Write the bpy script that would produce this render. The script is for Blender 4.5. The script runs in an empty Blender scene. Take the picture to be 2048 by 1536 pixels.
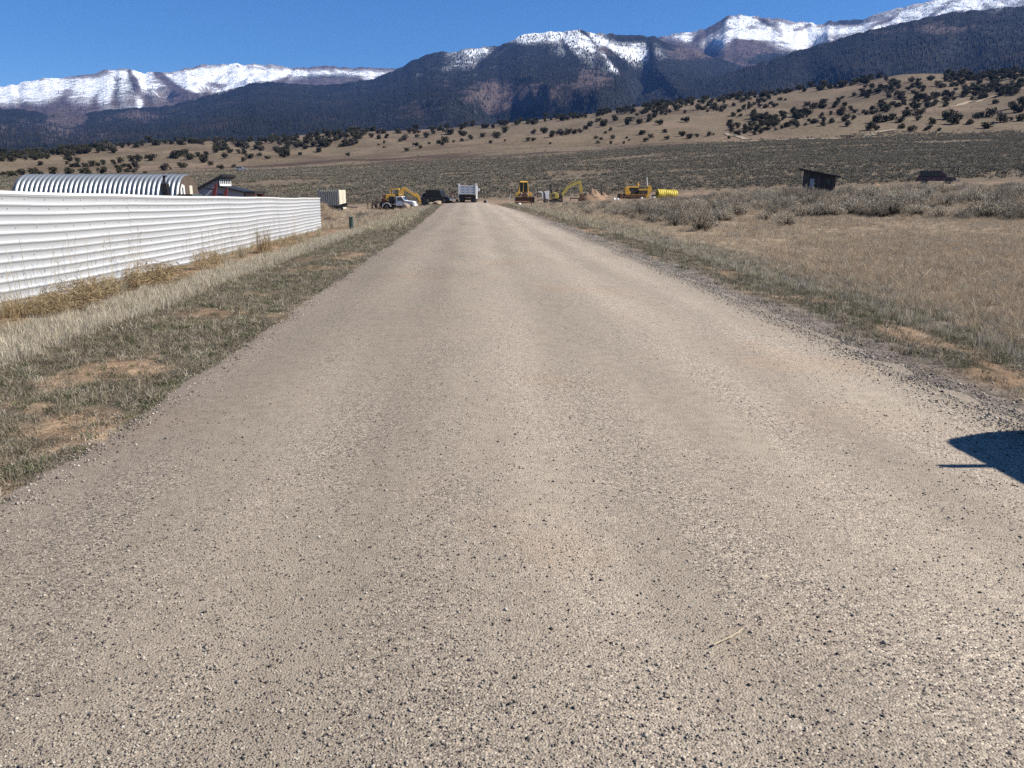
import bpy, math, random
import numpy as np
from mathutils import Vector, Matrix

R = math.radians
rng = np.random.default_rng(7)
random.seed(7)
SC = bpy.context.scene
COL = SC.collection

# ------------------------------------------------------------------ camera
F, CH = 1500.0, 1.65                      # focal length for a 2048 px wide frame, eye height
TH = math.atan((768 - 381) / F)
PSI = math.atan(84 / F * math.cos(TH))
cam_d = bpy.data.cameras.new('camera')
cam = bpy.data.objects.new('camera', cam_d)
COL.objects.link(cam)
cam.location = (0, 0, CH)
cam.rotation_euler = (math.pi / 2 - TH, 0, -PSI)
cam_d.sensor_width = 36
cam_d.lens = 36 * F / 2048
cam_d.clip_start, cam_d.clip_end = 0.05, 40000
SC.camera = cam

# ------------------------------------------------------------------ sky, sun, exposure
SUN_AZ, SUN_EL = R(100), R(42)             # azimuth clockwise from the road's direction (+Y)
wd = bpy.data.worlds.new('World')
SC.world = wd
wd.use_nodes = True
nt = wd.node_tree
sky = nt.nodes.new('ShaderNodeTexSky')
sky.sky_type = 'NISHITA'
sky.sun_disc = False
sky.sun_elevation, sky.sun_rotation = SUN_EL, SUN_AZ
sky.altitude = 2300
sky.air_density, sky.dust_density, sky.ozone_density = 1.0, 0.0, 5.0
hs = nt.nodes.new('ShaderNodeHueSaturation')
hs.inputs['Saturation'].default_value = 1.22
nt.links.new(sky.outputs[0], hs.inputs['Color'])
nt.links.new(hs.outputs[0], nt.nodes['Background'].inputs[0])
nt.nodes['Background'].inputs[1].default_value = 0.060
sl = bpy.data.lights.new('sun', 'SUN')
sl.energy, sl.angle, sl.color = 5.0, R(0.53), (1.0, 0.94, 0.84)
sun = bpy.data.objects.new('sun', sl)
COL.objects.link(sun)
sdir = Vector((math.sin(SUN_AZ) * math.cos(SUN_EL), math.cos(SUN_AZ) * math.cos(SUN_EL), math.sin(SUN_EL)))
sun.rotation_euler = sdir.to_track_quat('Z', 'Y').to_euler()
sun.location = (30, 0, 40)
SC.view_settings.view_transform = 'Standard'
SC.view_settings.look = 'None'
SC.view_settings.gamma = 1
SC.view_settings.use_curve_mapping = False
SC.view_settings.exposure = 0.98
SC.cycles.use_denoising = False
SC.cycles.max_bounces = 6
SC.cycles.volume_bounces = 0
SC.cycles.transparent_max_bounces = 8
SC.cycles.sample_clamp_indirect = 6

# ------------------------------------------------------------------ helpers: view geometry
fw = np.array([math.sin(PSI) * math.cos(TH), math.cos(PSI) * math.cos(TH), -math.sin(TH)])
rt = np.array([math.cos(PSI), -math.sin(PSI), 0])
upv = np.cross(rt, fw)


def ray(px, py):
    return fw + (px - 1024) / F * rt + (768 - py) / F * upv


def azsl(px, py):
    d = ray(px, py)
    return math.atan2(d[0], d[1]), d[2] / math.hypot(d[0], d[1])


def ony(px, py, y):
    d = ray(px, py)
    t = y / d[1]
    return Vector((d[0] * t, y, CH + d[2] * t))


# ------------------------------------------------------------------ helpers: noise
def _hash(ix, iy, seed):
    h = (ix.astype(np.int64) * 374761393 + iy.astype(np.int64) * 668265263 + seed * 1442695041) & 0xffffffff
    h = ((h ^ (h >> 13)) * 1274126177) & 0xffffffff
    h = (h ^ (h >> 16)) & 0xffffffff
    return h / 4294967295.0


def vn(x, y, seed=0):
    x = np.asarray(x, float)
    y = np.asarray(y, float)
    ix, iy = np.floor(x), np.floor(y)
    fx, fy = x - ix, y - iy
    fx = fx * fx * fx * (fx * (fx * 6 - 15) + 10)
    fy = fy * fy * fy * (fy * (fy * 6 - 15) + 10)
    a, b = _hash(ix, iy, seed), _hash(ix + 1, iy, seed)
    c, d = _hash(ix, iy + 1, seed), _hash(ix + 1, iy + 1, seed)
    return (a + (b - a) * fx) * (1 - fy) + (c + (d - c) * fx) * fy


def fbm(x, y, oct=4, seed=0, gain=0.5):
    s, a, t = 0, 1.0, 0
    for i in range(oct):
        s = s + a * vn(x * 2 ** i + 17.3 * i, y * 2 ** i - 9.1 * i, seed + i)
        t += a
        a *= gain
    return s / t


def ridged(x, y, oct=4, seed=0):
    s, a, t = 0, 1.0, 0
    for i in range(oct):
        s = s + a * (1 - np.abs(2 * vn(x * 2 ** i + 5.7 * i, y * 2 ** i + 3.3 * i, seed + i) - 1))
        t += a
        a *= 0.5
    return s / t


def sst(a, b, x):
    t = np.clip((np.asarray(x, float) - a) / (b - a), 0, 1)
    return t * t * (3 - 2 * t)


def lerp(a, b, t):
    return a + (b - a) * t


# ------------------------------------------------------------------ helpers: materials
MATS = {}


def new_mat(name):
    m = bpy.data.materials.new(name)
    m.use_nodes = True
    MATS[name] = m
    n = m.node_tree.nodes
    return m, m.node_tree, n['Principled BSDF']


def mix_col(nt, a, b, fac, mode='MIX'):
    n = nt.nodes.new('ShaderNodeMix')
    n.data_type = 'RGBA'
    n.blend_type = mode
    for sock, v in ((n.inputs['Factor'], fac), (n.inputs[6], a), (n.inputs[7], b)):
        if hasattr(v, 'links'):
            nt.links.new(v, sock)
        elif isinstance(v, (tuple, list)):
            sock.default_value = (*v[:3], 1)
        else:
            sock.default_value = v
    return n.outputs[2]


def noise_fac(nt, scale, detail=4, lo=0.35, hi=0.65, vec=None, rough=0.55, stretch=None):
    if vec is None:
        vec = nt.nodes.new('ShaderNodeTexCoord').outputs['Object']
    if stretch:
        mp = nt.nodes.new('ShaderNodeMapping')
        mp.inputs['Scale'].default_value = stretch
        nt.links.new(vec, mp.inputs[0])
        vec = mp.outputs[0]
    t = nt.nodes.new('ShaderNodeTexNoise')
    t.inputs['Scale'].default_value = scale
    t.inputs['Detail'].default_value = detail
    t.inputs['Roughness'].default_value = rough
    nt.links.new(vec, t.inputs['Vector'])
    r = nt.nodes.new('ShaderNodeMapRange')
    r.inputs['From Min'].default_value = lo
    r.inputs['From Max'].default_value = hi
    nt.links.new(t.outputs[0], r.inputs[0])
    return r.outputs[0]


def add_bump(nt, bsdf, height, strength=0.3, dist=0.01):
    b = nt.nodes.new('ShaderNodeBump')
    b.inputs['Strength'].default_value = strength
    b.inputs['Distance'].default_value = dist
    nt.links.new(height, b.inputs['Height'])
    nt.links.new(b.outputs[0], bsdf.inputs['Normal'])


PAINT, LEAF = 0.78, 0.72


def mat(name, c, rough=0.7, metal=0.0, var=0.25, scale=6.0, dirt=0.0, dirt_c=(0.25, 0.19, 0.13), bump=0.0, stretch=None,
        rand=0.0, spec=0.5):
    """a painted, rusty, woody or dusty surface: base colour, blotches, dirt and relief, all procedural"""
    if name in MATS:
        return MATS[name]
    m, nt, b = new_mat(name)
    b.inputs['Roughness'].default_value = rough
    b.inputs['Metallic'].default_value = metal
    b.inputs['Specular IOR Level'].default_value = spec
    f = noise_fac(nt, scale, 5, 0.3, 0.7, stretch=stretch)
    c = tuple(v * PAINT for v in c)
    lo = tuple(v * (1 - var) for v in c)
    hi = tuple(min(1, v * (1 + var * 0.6)) for v in c)
    col = mix_col(nt, lo, hi, f)
    if dirt > 0:
        f2 = noise_fac(nt, scale * 0.37, 6, 0.5, 0.75)
        mm = nt.nodes.new('ShaderNodeMath')
        mm.operation = 'MULTIPLY'
        mm.inputs[1].default_value = dirt
        nt.links.new(f2, mm.inputs[0])
        col = mix_col(nt, col, dirt_c, mm.outputs[0])
    if rand > 0:
        oi = nt.nodes.new('ShaderNodeObjectInfo')
        mr = nt.nodes.new('ShaderNodeMapRange')
        mr.inputs['To Min'].default_value = 1 - rand
        mr.inputs['To Max'].default_value = 1 + rand
        nt.links.new(oi.outputs['Random'], mr.inputs[0])
        vm = nt.nodes.new('ShaderNodeVectorMath')
        vm.operation = 'SCALE'
        nt.links.new(col, vm.inputs[0])
        nt.links.new(mr.outputs[0], vm.inputs['Scale'])
        col = vm.outputs[0]
    nt.links.new(col, b.inputs['Base Color'])
    if bump > 0:
        add_bump(nt, b, f, bump, 0.02)
    return m


def leaf_mat(name, c1, c2, rand=0.3, trans=0.25, attr=False):
    """thin dry leaves and stems: two tones, a tone per plant, some light through the blade"""
    c1, c2 = tuple(v * LEAF for v in c1), tuple(v * LEAF for v in c2)
    m, nt, b = new_mat(name)
    b.inputs['Roughness'].default_value = 0.75
    b.inputs['Specular IOR Level'].default_value = 0.2
    gi = nt.nodes.new('ShaderNodeNewGeometry')
    oi = nt.nodes.new('ShaderNodeObjectInfo')
    col = mix_col(nt, c1, c2, gi.outputs['Random Per Island'])
    mr = nt.nodes.new('ShaderNodeMapRange')
    mr.inputs['To Min'].default_value = 1 - rand
    mr.inputs['To Max'].default_value = 1 + rand
    nt.links.new(oi.outputs['Random'], mr.inputs[0])
    vm = nt.nodes.new('ShaderNodeVectorMath')
    vm.operation = 'SCALE'
    nt.links.new(col, vm.inputs[0])
    nt.links.new(mr.outputs[0], vm.inputs['Scale'])
    nt.links.new(vm.outputs[0], b.inputs['Base Color'])
    if trans > 0:
        tr = nt.nodes.new('ShaderNodeBsdfTranslucent')
        nt.links.new(vm.outputs[0], tr.inputs[0])
        ms = nt.nodes.new('ShaderNodeMixShader')
        ms.inputs[0].default_value = trans
        nt.links.new(b.outputs[0], ms.inputs[1])
        nt.links.new(tr.outputs[0], ms.inputs[2])
        nt.links.new(ms.outputs[0], nt.nodes['Material Output'].inputs[0])
    return m


# ------------------------------------------------------------------ helpers: meshes and objects
def np_mesh(name, verts, faces, smooth=False):
    """verts Nx3, faces MxK all of one size"""
    me = bpy.data.meshes.new(name)
    verts = np.asarray(verts, np.float32)
    faces = np.asarray(faces, np.int32)
    k = faces.shape[1]
    me.vertices.add(len(verts))
    me.vertices.foreach_set('co', verts.ravel())
    me.loops.add(faces.size)
    me.loops.foreach_set('vertex_index', faces.ravel())
    me.polygons.add(len(faces))
    me.polygons.foreach_set('loop_start', np.arange(0, faces.size, k, dtype=np.int32))
    if smooth:
        me.polygons.foreach_set('use_smooth', np.ones(len(faces), bool))
    me.update(calc_edges=True)
    return me


def set_col(me, name, arr):
    a = me.color_attributes.new(name, 'FLOAT_COLOR', 'POINT')
    c = np.ones((len(me.vertices), 4), np.float32)
    c[:, :arr.shape[1]] = arr
    a.data.foreach_set('color', c.ravel())


def link(name, me, m=None, parent=None):
    o = bpy.data.objects.new(name, me)
    COL.objects.link(o)
    if m is not None and not me.materials:
        me.materials.append(m)
    if parent is not None:
        o.parent = parent
    return o


def tag(o, label=None, cat=None, group=None, kind=None):
    if label:
        o['label'] = label
    if cat:
        o['category'] = cat
    if group:
        o['group'] = group
    if kind:
        o['kind'] = kind
    return o


def thing(name, label, cat, loc=(0, 0, 0), rotz=0.0, group=None):
    o = bpy.data.objects.new(name, None)
    COL.objects.link(o)
    o.empty_display_size = 0.3
    o.location = loc
    o.rotation_euler = (0, 0, rotz)
    return tag(o, label, cat, group)


class MB:
    def __init__(self):
        self.v, self.f = [], []

    def add(self, vs, fs):
        n = len(self.v)
        self.v += [tuple(v) for v in vs]
        self.f += [tuple(i + n for i in f) for f in fs]
        return self

    def box(self, c, s, rot=None, taper=1.0):
        hx, hy, hz = s[0] / 2, s[1] / 2, s[2] / 2
        vs = []
        for z in (-1, 1):
            k = taper if z > 0 else 1.0
            for x, y in ((-1, -1), (1, -1), (1, 1), (-1, 1)):
                vs.append(Vector((x * hx * k, y * hy * k, z * hz)))
        if rot:
            M = (Matrix.Rotation(rot[2], 3, 'Z') @ Matrix.Rotation(rot[1], 3, 'Y') @ Matrix.Rotation(rot[0], 3, 'X'))
            vs = [M @ v for v in vs]
        vs = [v + Vector(c) for v in vs]
        return self.add(vs, [(0, 3, 2, 1), (4, 5, 6, 7), (0, 1, 5, 4), (1, 2, 6, 5), (2, 3, 7, 6), (3, 0, 4, 7)])

    def cyl(self, p0, p1, r0, r1=None, n=10, caps=True):
        r1 = r0 if r1 is None else r1
        p0, p1 = Vector(p0), Vector(p1)
        d = (p1 - p0).normalized()
        a = d.orthogonal().normalized()
        b = d.cross(a)
        vs = []
        for p, r in ((p0, r0), (p1, r1)):
            for i in range(n):
                t = 2 * math.pi * i / n
                vs.append(p + (a * math.cos(t) + b * math.sin(t)) * r)
        fs = [(i, (i + 1) % n, n + (i + 1) % n, n + i) for i in range(n)]
        if caps:
            fs += [tuple(range(n - 1, -1, -1)), tuple(range(n, 2 * n))]
        return self.add(vs, fs)

    def bar(self, p0, p1, w, h=None):
        h = w if h is None else h
        p0, p1 = Vector(p0), Vector(p1)
        d = (p1 - p0).normalized()
        a = d.cross(Vector((0, 0, 1)))
        a = Vector((1, 0, 0)) if a.length < 1e-3 else a.normalized()
        b = a.cross(d)
        vs = []
        for p in (p0, p1):
            for s, t in ((-1, -1), (1, -1), (1, 1), (-1, 1)):
                vs.append(p + a * s * w / 2 + b * t * h / 2)
        return self.add(vs, [(0, 3, 2, 1), (4, 5, 6, 7), (0, 1, 5, 4), (1, 2, 6, 5), (2, 3, 7, 6), (3, 0, 4, 7)])

    def prism(self, pts, axis, a, b):
        n = len(pts)
        vs = []
        for t in (a, b):
            for p, q in pts:
                vs.append({'x': (t, p, q), 'y': (p, t, q), 'z': (p, q, t)}[axis])
        fs = [(i, (i + 1) % n, n + (i + 1) % n, n + i) for i in range(n)]
        fs += [tuple(range(n - 1, -1, -1)), tuple(range(n, 2 * n))]
        return self.add(vs, fs)

    def build(self, name, m, parent=None, smooth=False, bevel=0.0):
        me = bpy.data.meshes.new(name)
        me.from_pydata(self.v, [], self.f)
        me.update()
        import bmesh
        bm = bmesh.new()
        bm.from_mesh(me)
        bmesh.ops.recalc_face_normals(bm, faces=bm.faces)
        if bevel > 0:
            bmesh.ops.bevel(bm, geom=list(bm.edges), offset=bevel, segments=2, profile=0.6, affect='EDGES', clamp_overlap=True)
        bm.to_mesh(me)
        bm.free()
        if smooth:
            for p in me.polygons:
                p.use_smooth = True
        return link(name, me, m, parent)


def part(name, m, parent, fn, bevel=0.0, smooth=False, label=None):
    b = MB()
    fn(b)
    o = b.build(name, m, parent, smooth, bevel)
    if label:
        o['label'] = label
    return o


def copy_tree(o, parent=None):
    c = o.copy()
    COL.objects.link(c)
    c.parent = parent
    for ch in list(o.children):
        copy_tree(ch, c)
    return c


# ------------------------------------------------------------------ the lie of the land
def px_table(rows, y=None):
    az = np.array([azsl(p, r)[0] for p, r in rows])
    sl = np.array([azsl(p, r)[1] for p, r in rows])
    return az, sl


BASE = px_table([(-900, 352), (0, 350), (300, 347), (600, 334), (760, 327), (900, 319), (1100, 306), (1300, 293), (1500, 284), (1700, 279), (2048, 272), (2900, 262)])
CREST = px_table([(-900, 318), (0, 311), (100, 303), (200, 293), (330, 284), (420, 283), (500, 284), (600, 270), (700, 264), (800, 261),
                  (900, 256), (950, 252), (1050, 243), (1150, 231), (1250, 218), (1300, 208), (1400, 198), (1500, 190), (1600, 177), (1700, 164), (1800, 147), (1850, 144),
                  (1900, 145), (1950, 150), (2048, 142), (2900, 120)])


def near_z(x, y):
    left = -0.86 * (1 - np.exp(-np.clip(y, 0, None) / 42)) * sst(-2.8, -10, x)
    right = 0.044 * np.clip(x - 8, 0, None) * sst(10, 68, y)
    swl = -0.10 * np.exp(-((x + 5.6) / 1.0) ** 2) * sst(0, 12, y) - 0.07 * np.exp(-((x - 6.0) / 0.9) ** 2)
    out = sst(-2.5, -3.4, x) + sst(4.2, 5.0, x)
    bump = (fbm(x * 0.9, y * 0.9, 3, 3) - 0.5) * 0.09 + (fbm(x * 0.16, y * 0.16, 2, 5) - 0.5) * 0.25 * sst(8, 30, np.abs(x) + 0.2 * y)
    return left + right + swl * out + bump * np.clip(out, 0, 1) - 0.012 * (1 - np.clip(out, 0, 1))


def Hz(x, y):
    x = np.asarray(x, float)
    y = np.asarray(y, float)
    r = np.hypot(x, y)
    az = np.arctan2(x, y)
    n = near_z(x, y)
    zb = CH + 330 * np.interp(az, *BASE)
    zc = CH + 820 * np.interp(az, *CREST)
    z110 = near_z(110 * np.sin(az), 110 * np.cos(az))
    t1 = np.clip((r - 110) / 220, 0, 1)
    t2 = np.clip((r - 330) / 490, 0, 1)
    far = z110 + (zb - z110) * t1 ** 1.1
    far = np.where(r > 330, zb + (zc - zb) * (0.8 * t2 + 0.2 * t2 * t2), far)
    far = np.where(r > 820, zc - (r - 820) * 0.05, far)
    amp = sst(300, 480, r) * (1 - 0.75 * sst(680, 820, r))
    far = far + amp * ((fbm(x / 90, y / 90, 4, 21) - 0.5) * 13) + sst(120, 200, r) * (fbm(x / 25, y / 25, 3, 31) - 0.5) * 1.2
    front = sst(math.pi * 0.75, math.pi * 0.5, np.abs(az))
    return lerp(n, lerp(n, far, front), sst(92, 135, r))


def hit(px, row):
    az, s = azsl(px, row)
    rr = np.concatenate([np.arange(3, 130, 0.5), np.arange(130, 1000, 2.0)])
    zz = Hz(rr * math.sin(az), rr * math.cos(az))
    ok = np.nonzero(zz >= CH + s * rr)[0]
    if len(ok) == 0:
        return None
    r = rr[ok[0]]
    return Vector((r * math.sin(az), r * math.cos(az), float(zz[ok[0]])))


def gz(x, y):
    return float(Hz(np.array([x]), np.array([y]))[0])


def at(px, d, row=381):
    """the ground point d metres ahead (along the road) in the direction of a picture column"""
    p = ony(px, row, d)
    return Vector((p.x, p.y, gz(p.x, p.y)))


ROAD_Y = np.array([-12, 4, 8, 16, 35, 60, 67, 90, 106, 114])
ROAD_L = np.array([-2.66, -2.62, -2.55, -2.58, -2.6, -2.9, -3.05, -3.4, -3.35, -3.3])
ROAD_R = np.array([4.0, 4.02, 4.16, 4.3, 4.45, 4.25, 4.1, 3.1, 2.3, 2.0])


def road_lr(y):
    return np.interp(y, ROAD_Y, ROAD_L), np.interp(y, ROAD_Y, ROAD_R)


# yard and tracks of bare dirt around the machines
def dirt_mask(x, y):
    n = (fbm(x * 0.12, y * 0.12, 3, 77) - 0.5) * 10
    yard = sst(83 + 0.0 * x, 90, y + n * 0.8) * sst(122, 112, y + n * 0.3) * sst(-26, -18, x) * sst(60, 40, x)
    strip_y = 99 - 0.28 * (x - 25)
    strip = np.exp(-((y - strip_y + n * 0.2) / 6.5) ** 2) * sst(14, 24, x)
    return np.clip(np.maximum(yard * 0.75, strip), 0, 1)


def sage_density(x, y):
    """0..1 cover of sagebrush on the rising plain, with bare streaks across it"""
    r = np.hypot(x, y)
    az = np.arctan2(x, y)
    st = fbm(az * 9 + r * 0.01, np.log(r) * 34 - az * 12, 4, 50)
    d = sst(0.37, 0.45, st + 0.06 * sst(0.2, 0.6, az))
    top = 300 + 30 * (fbm(az * 12, az * 0 + 3, 3, 9) - 0.5) + 45 * sst(0.0, 0.6, az)
    d = d * sst(118, 128, r) * sst(top + 22, top - 12, r)
    side = sst(-0.05, -0.45, az)
    d = d * (1 - 0.5 * side * sst(0.45, 0.6, fbm(az * 6, np.log(r) * 22, 3, 91)))
    return d


def ground_colour(x, y):
    r = np.hypot(x, y)
    az = np.arctan2(x, y)
    n1 = fbm(x * 0.55, y * 0.35, 4, 11)
    n2 = fbm(x * 1.7, y * 1.1, 4, 12)
    n3 = fbm(x * 6, y * 6, 3, 13)
    n4 = fbm(x * 0.9 + 40, y * 0.3 + 7, 4, 14)
    C = lambda *c: np.array(c)[None, :] * np.ones((len(x), 1))
    mixc = lambda a, b, t: a + (b - a) * np.asarray(t)[:, None]
    L, Rr = road_lr(y)
    orange = mixc(C(0.31, 0.20, 0.125), C(0.39, 0.275, 0.18), n3)
    matc = mixc(C(0.125, 0.105, 0.075), C(0.20, 0.17, 0.125), n3)
    matc = mixc(matc, C(0.075, 0.085, 0.04), 0.45 * sst(0.58, 0.68, n4))
    pale = mixc(C(0.25, 0.22, 0.165), C(0.36, 0.32, 0.25), n3)
    gravel = mixc(C(0.18, 0.152, 0.132), C(0.32, 0.275, 0.235), n3)
    field = mixc(C(0.26, 0.20, 0.14), C(0.37, 0.29, 0.21), n3)
    field = mixc(field, C(0.13, 0.09, 0.065), 0.6 * sst(0.52, 0.7, n1))
    field = mixc(field, C(0.36, 0.28, 0.195), 0.8 * sst(0.5, 0.62, fbm(x * 0.25, y * 0.18, 4, 19)))
    tan = mixc(C(0.20, 0.15, 0.105), C(0.29, 0.22, 0.155), n1)
    # left of the road
    s = L - x + (n2 - 0.5) * 0.7
    k = sst(60, 25, y)
    left = mixc(matc, orange, 0.85 * sst(0.55, 0.66, n2 * 0.42 + n1 * 0.38 + n3 * 0.2))
    w1 = 1.5 + 0.9 * k
    left = mixc(left, pale, sst(w1 - 0.25, w1 + 0.25, s))
    left = mixc(left, mixc(orange, matc, 0.5 * sst(0.4, 0.6, n4)), sst(w1 + 0.9, w1 + 1.3, s))
    left = mixc(left, tan, sst(6.0, 8.0, s + 4 * (1 - k)))
    # right of the road
    s2 = x - Rr + (n2 - 0.5) * 0.7
    right = mixc(matc, orange, 0.85 * sst(0.46, 0.58, n2 * 0.42 + n1 * 0.38 + n3 * 0.2))
    right = mixc(gravel, right, sst(0.25, 0.7, s2 + 0.25 * (1 - k)))
    pr = np.exp(-((s2 - 2.1) / 0.5) ** 2) * sst(26, 40, y) * sst(85, 70, y)
    right = mixc(right, mixc(pale, C(0.25, 0.22, 0.17), 0.5 * n3), sst(1.55, 1.95, s2) * 0.65)
    right = mixc(right, field, sst(2.2, 3.0, s2 + (n4 - 0.5)))
    right = mixc(right, C(0.44, 0.39, 0.30), pr)
    c = np.where((x > (L + Rr) / 2)[:, None], right, left)
    c = mixc(c, tan, sst(40, 70, r) * 0.7)
    dirt = mixc(C(0.34, 0.235, 0.16), C(0.42, 0.31, 0.225), n2)
    c = mixc(c, dirt, dirt_mask(x, y))
    # the rising plain and the hills
    st = fbm(az * 9 + r * 0.012, np.log(r) * 30 - az * 10, 5, 61)
    plain = mixc(C(0.175, 0.138, 0.10), C(0.245, 0.195, 0.14), st)
    c = mixc(c, plain, sst(112, 130, r))
    hill = mixc(C(0.175, 0.135, 0.09), C(0.255, 0.20, 0.14), fbm(x / 26, y / 26, 5, 70))
    hill = mixc(hill, C(0.145, 0.107, 0.076), 0.7 * sst(0.52, 0.68, fbm(x / 60, y / 60, 4, 71)))
    hill = mixc(hill, C(0.29, 0.205, 0.15), 0.7 * sst(0.60, 0.72, fbm(x / 40 + 9, y / 40, 4, 72)))
    streak = fbm(az * 7 + r * 0.004, np.log(r) * 42 - az * 8, 5, 80)
    brown = mixc(C(0.095, 0.066, 0.052), C(0.22, 0.175, 0.125), sst(0.38, 0.62, streak))
    belt = sst(292, 312, r) * sst(405, 345, r) * sst(0.33, 0.2, az)
    hill = mixc(hill, brown, belt)
    c = mixc(c, hill, sst(300, 330, r))
    c = mixc(c, C(0.41, 0.335, 0.225), 0.8 * np.exp(-((r - 297 - 30 * az) / 3.0) ** 2) * sst(-0.4, -0.2, az))
    return np.clip(c, 0.01, 0.9)


def make_ground():
    ra = np.concatenate([[0.3, 0.7], np.exp(np.linspace(math.log(1.2), math.log(1150), 400)), [1500, 2200]])
    ra = np.unique(np.concatenate([ra, np.linspace(290, 420, 40)]))
    fr = np.linspace(R(-50), R(56), 520)
    bk = np.linspace(R(56), R(310), 60)[1:-1]
    aa = np.concatenate([fr, bk])
    A, RR = np.meshgrid(aa, ra, indexing='xy')
    x, y = RR * np.sin(A), RR * np.cos(A)
    x, y = x.ravel(), y.ravel()
    z = Hz(x, y)
    far = np.hypot(x, y) > 1200
    z = np.where(far, np.minimum(z, 0) - 5, z)
    # keep the ground under the road sheet
    nr, na = len(ra), len(aa)
    idx = np.arange(nr * na).reshape(nr, na)
    a = idx[:-1, :]
    b = idx[1:, :]
    f = np.stack([a, np.roll(a, -1, 1), np.roll(b, -1, 1), b], -1).reshape(-1, 4)
    me = np_mesh('ground', np.stack([x, y, z], 1), f[:, ::-1], True)
    set_col(me, 'Col', ground_colour(x, y))
    m, nt, bs = new_mat('earth')
    at_ = nt.nodes.new('ShaderNodeVertexColor')
    at_.layer_name = 'Col'
    f1 = noise_fac(nt, 45, 4, 0.3, 0.7)
    f2 = noise_fac(nt, 4.0, 6, 0.3, 0.7)
    f3 = noise_fac(nt, 0.5, 6, 0.35, 0.65)
    c = mix_col(nt, at_.outputs[0], mix_col(nt, (0.42, 0.42, 0.42), (1.5, 1.5, 1.5), f1), 0.85, 'MULTIPLY')
    c = mix_col(nt, c, mix_col(nt, (0.6, 0.6, 0.6), (1.3, 1.3, 1.3), f2), 0.9, 'MULTIPLY')
    c = mix_col(nt, c, mix_col(nt, (0.52, 0.51, 0.50), (0.80, 0.80, 0.80), f3), 1.0, 'MULTIPLY')
    nt.links.new(c, bs.inputs['Base Color'])
    bs.inputs['Roughness'].default_value = 0.95
    bs.inputs['Specular IOR Level'].default_value = 0.1
    add_bump(nt, bs, f2, 0.6, 0.06)
    o = link('ground', me, m)
    tag(o, 'dry earth and stubble of the valley floor rising to the tan hills', None, None, 'structure')
    o['category'] = 'ground'
    return o


make_ground()


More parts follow.
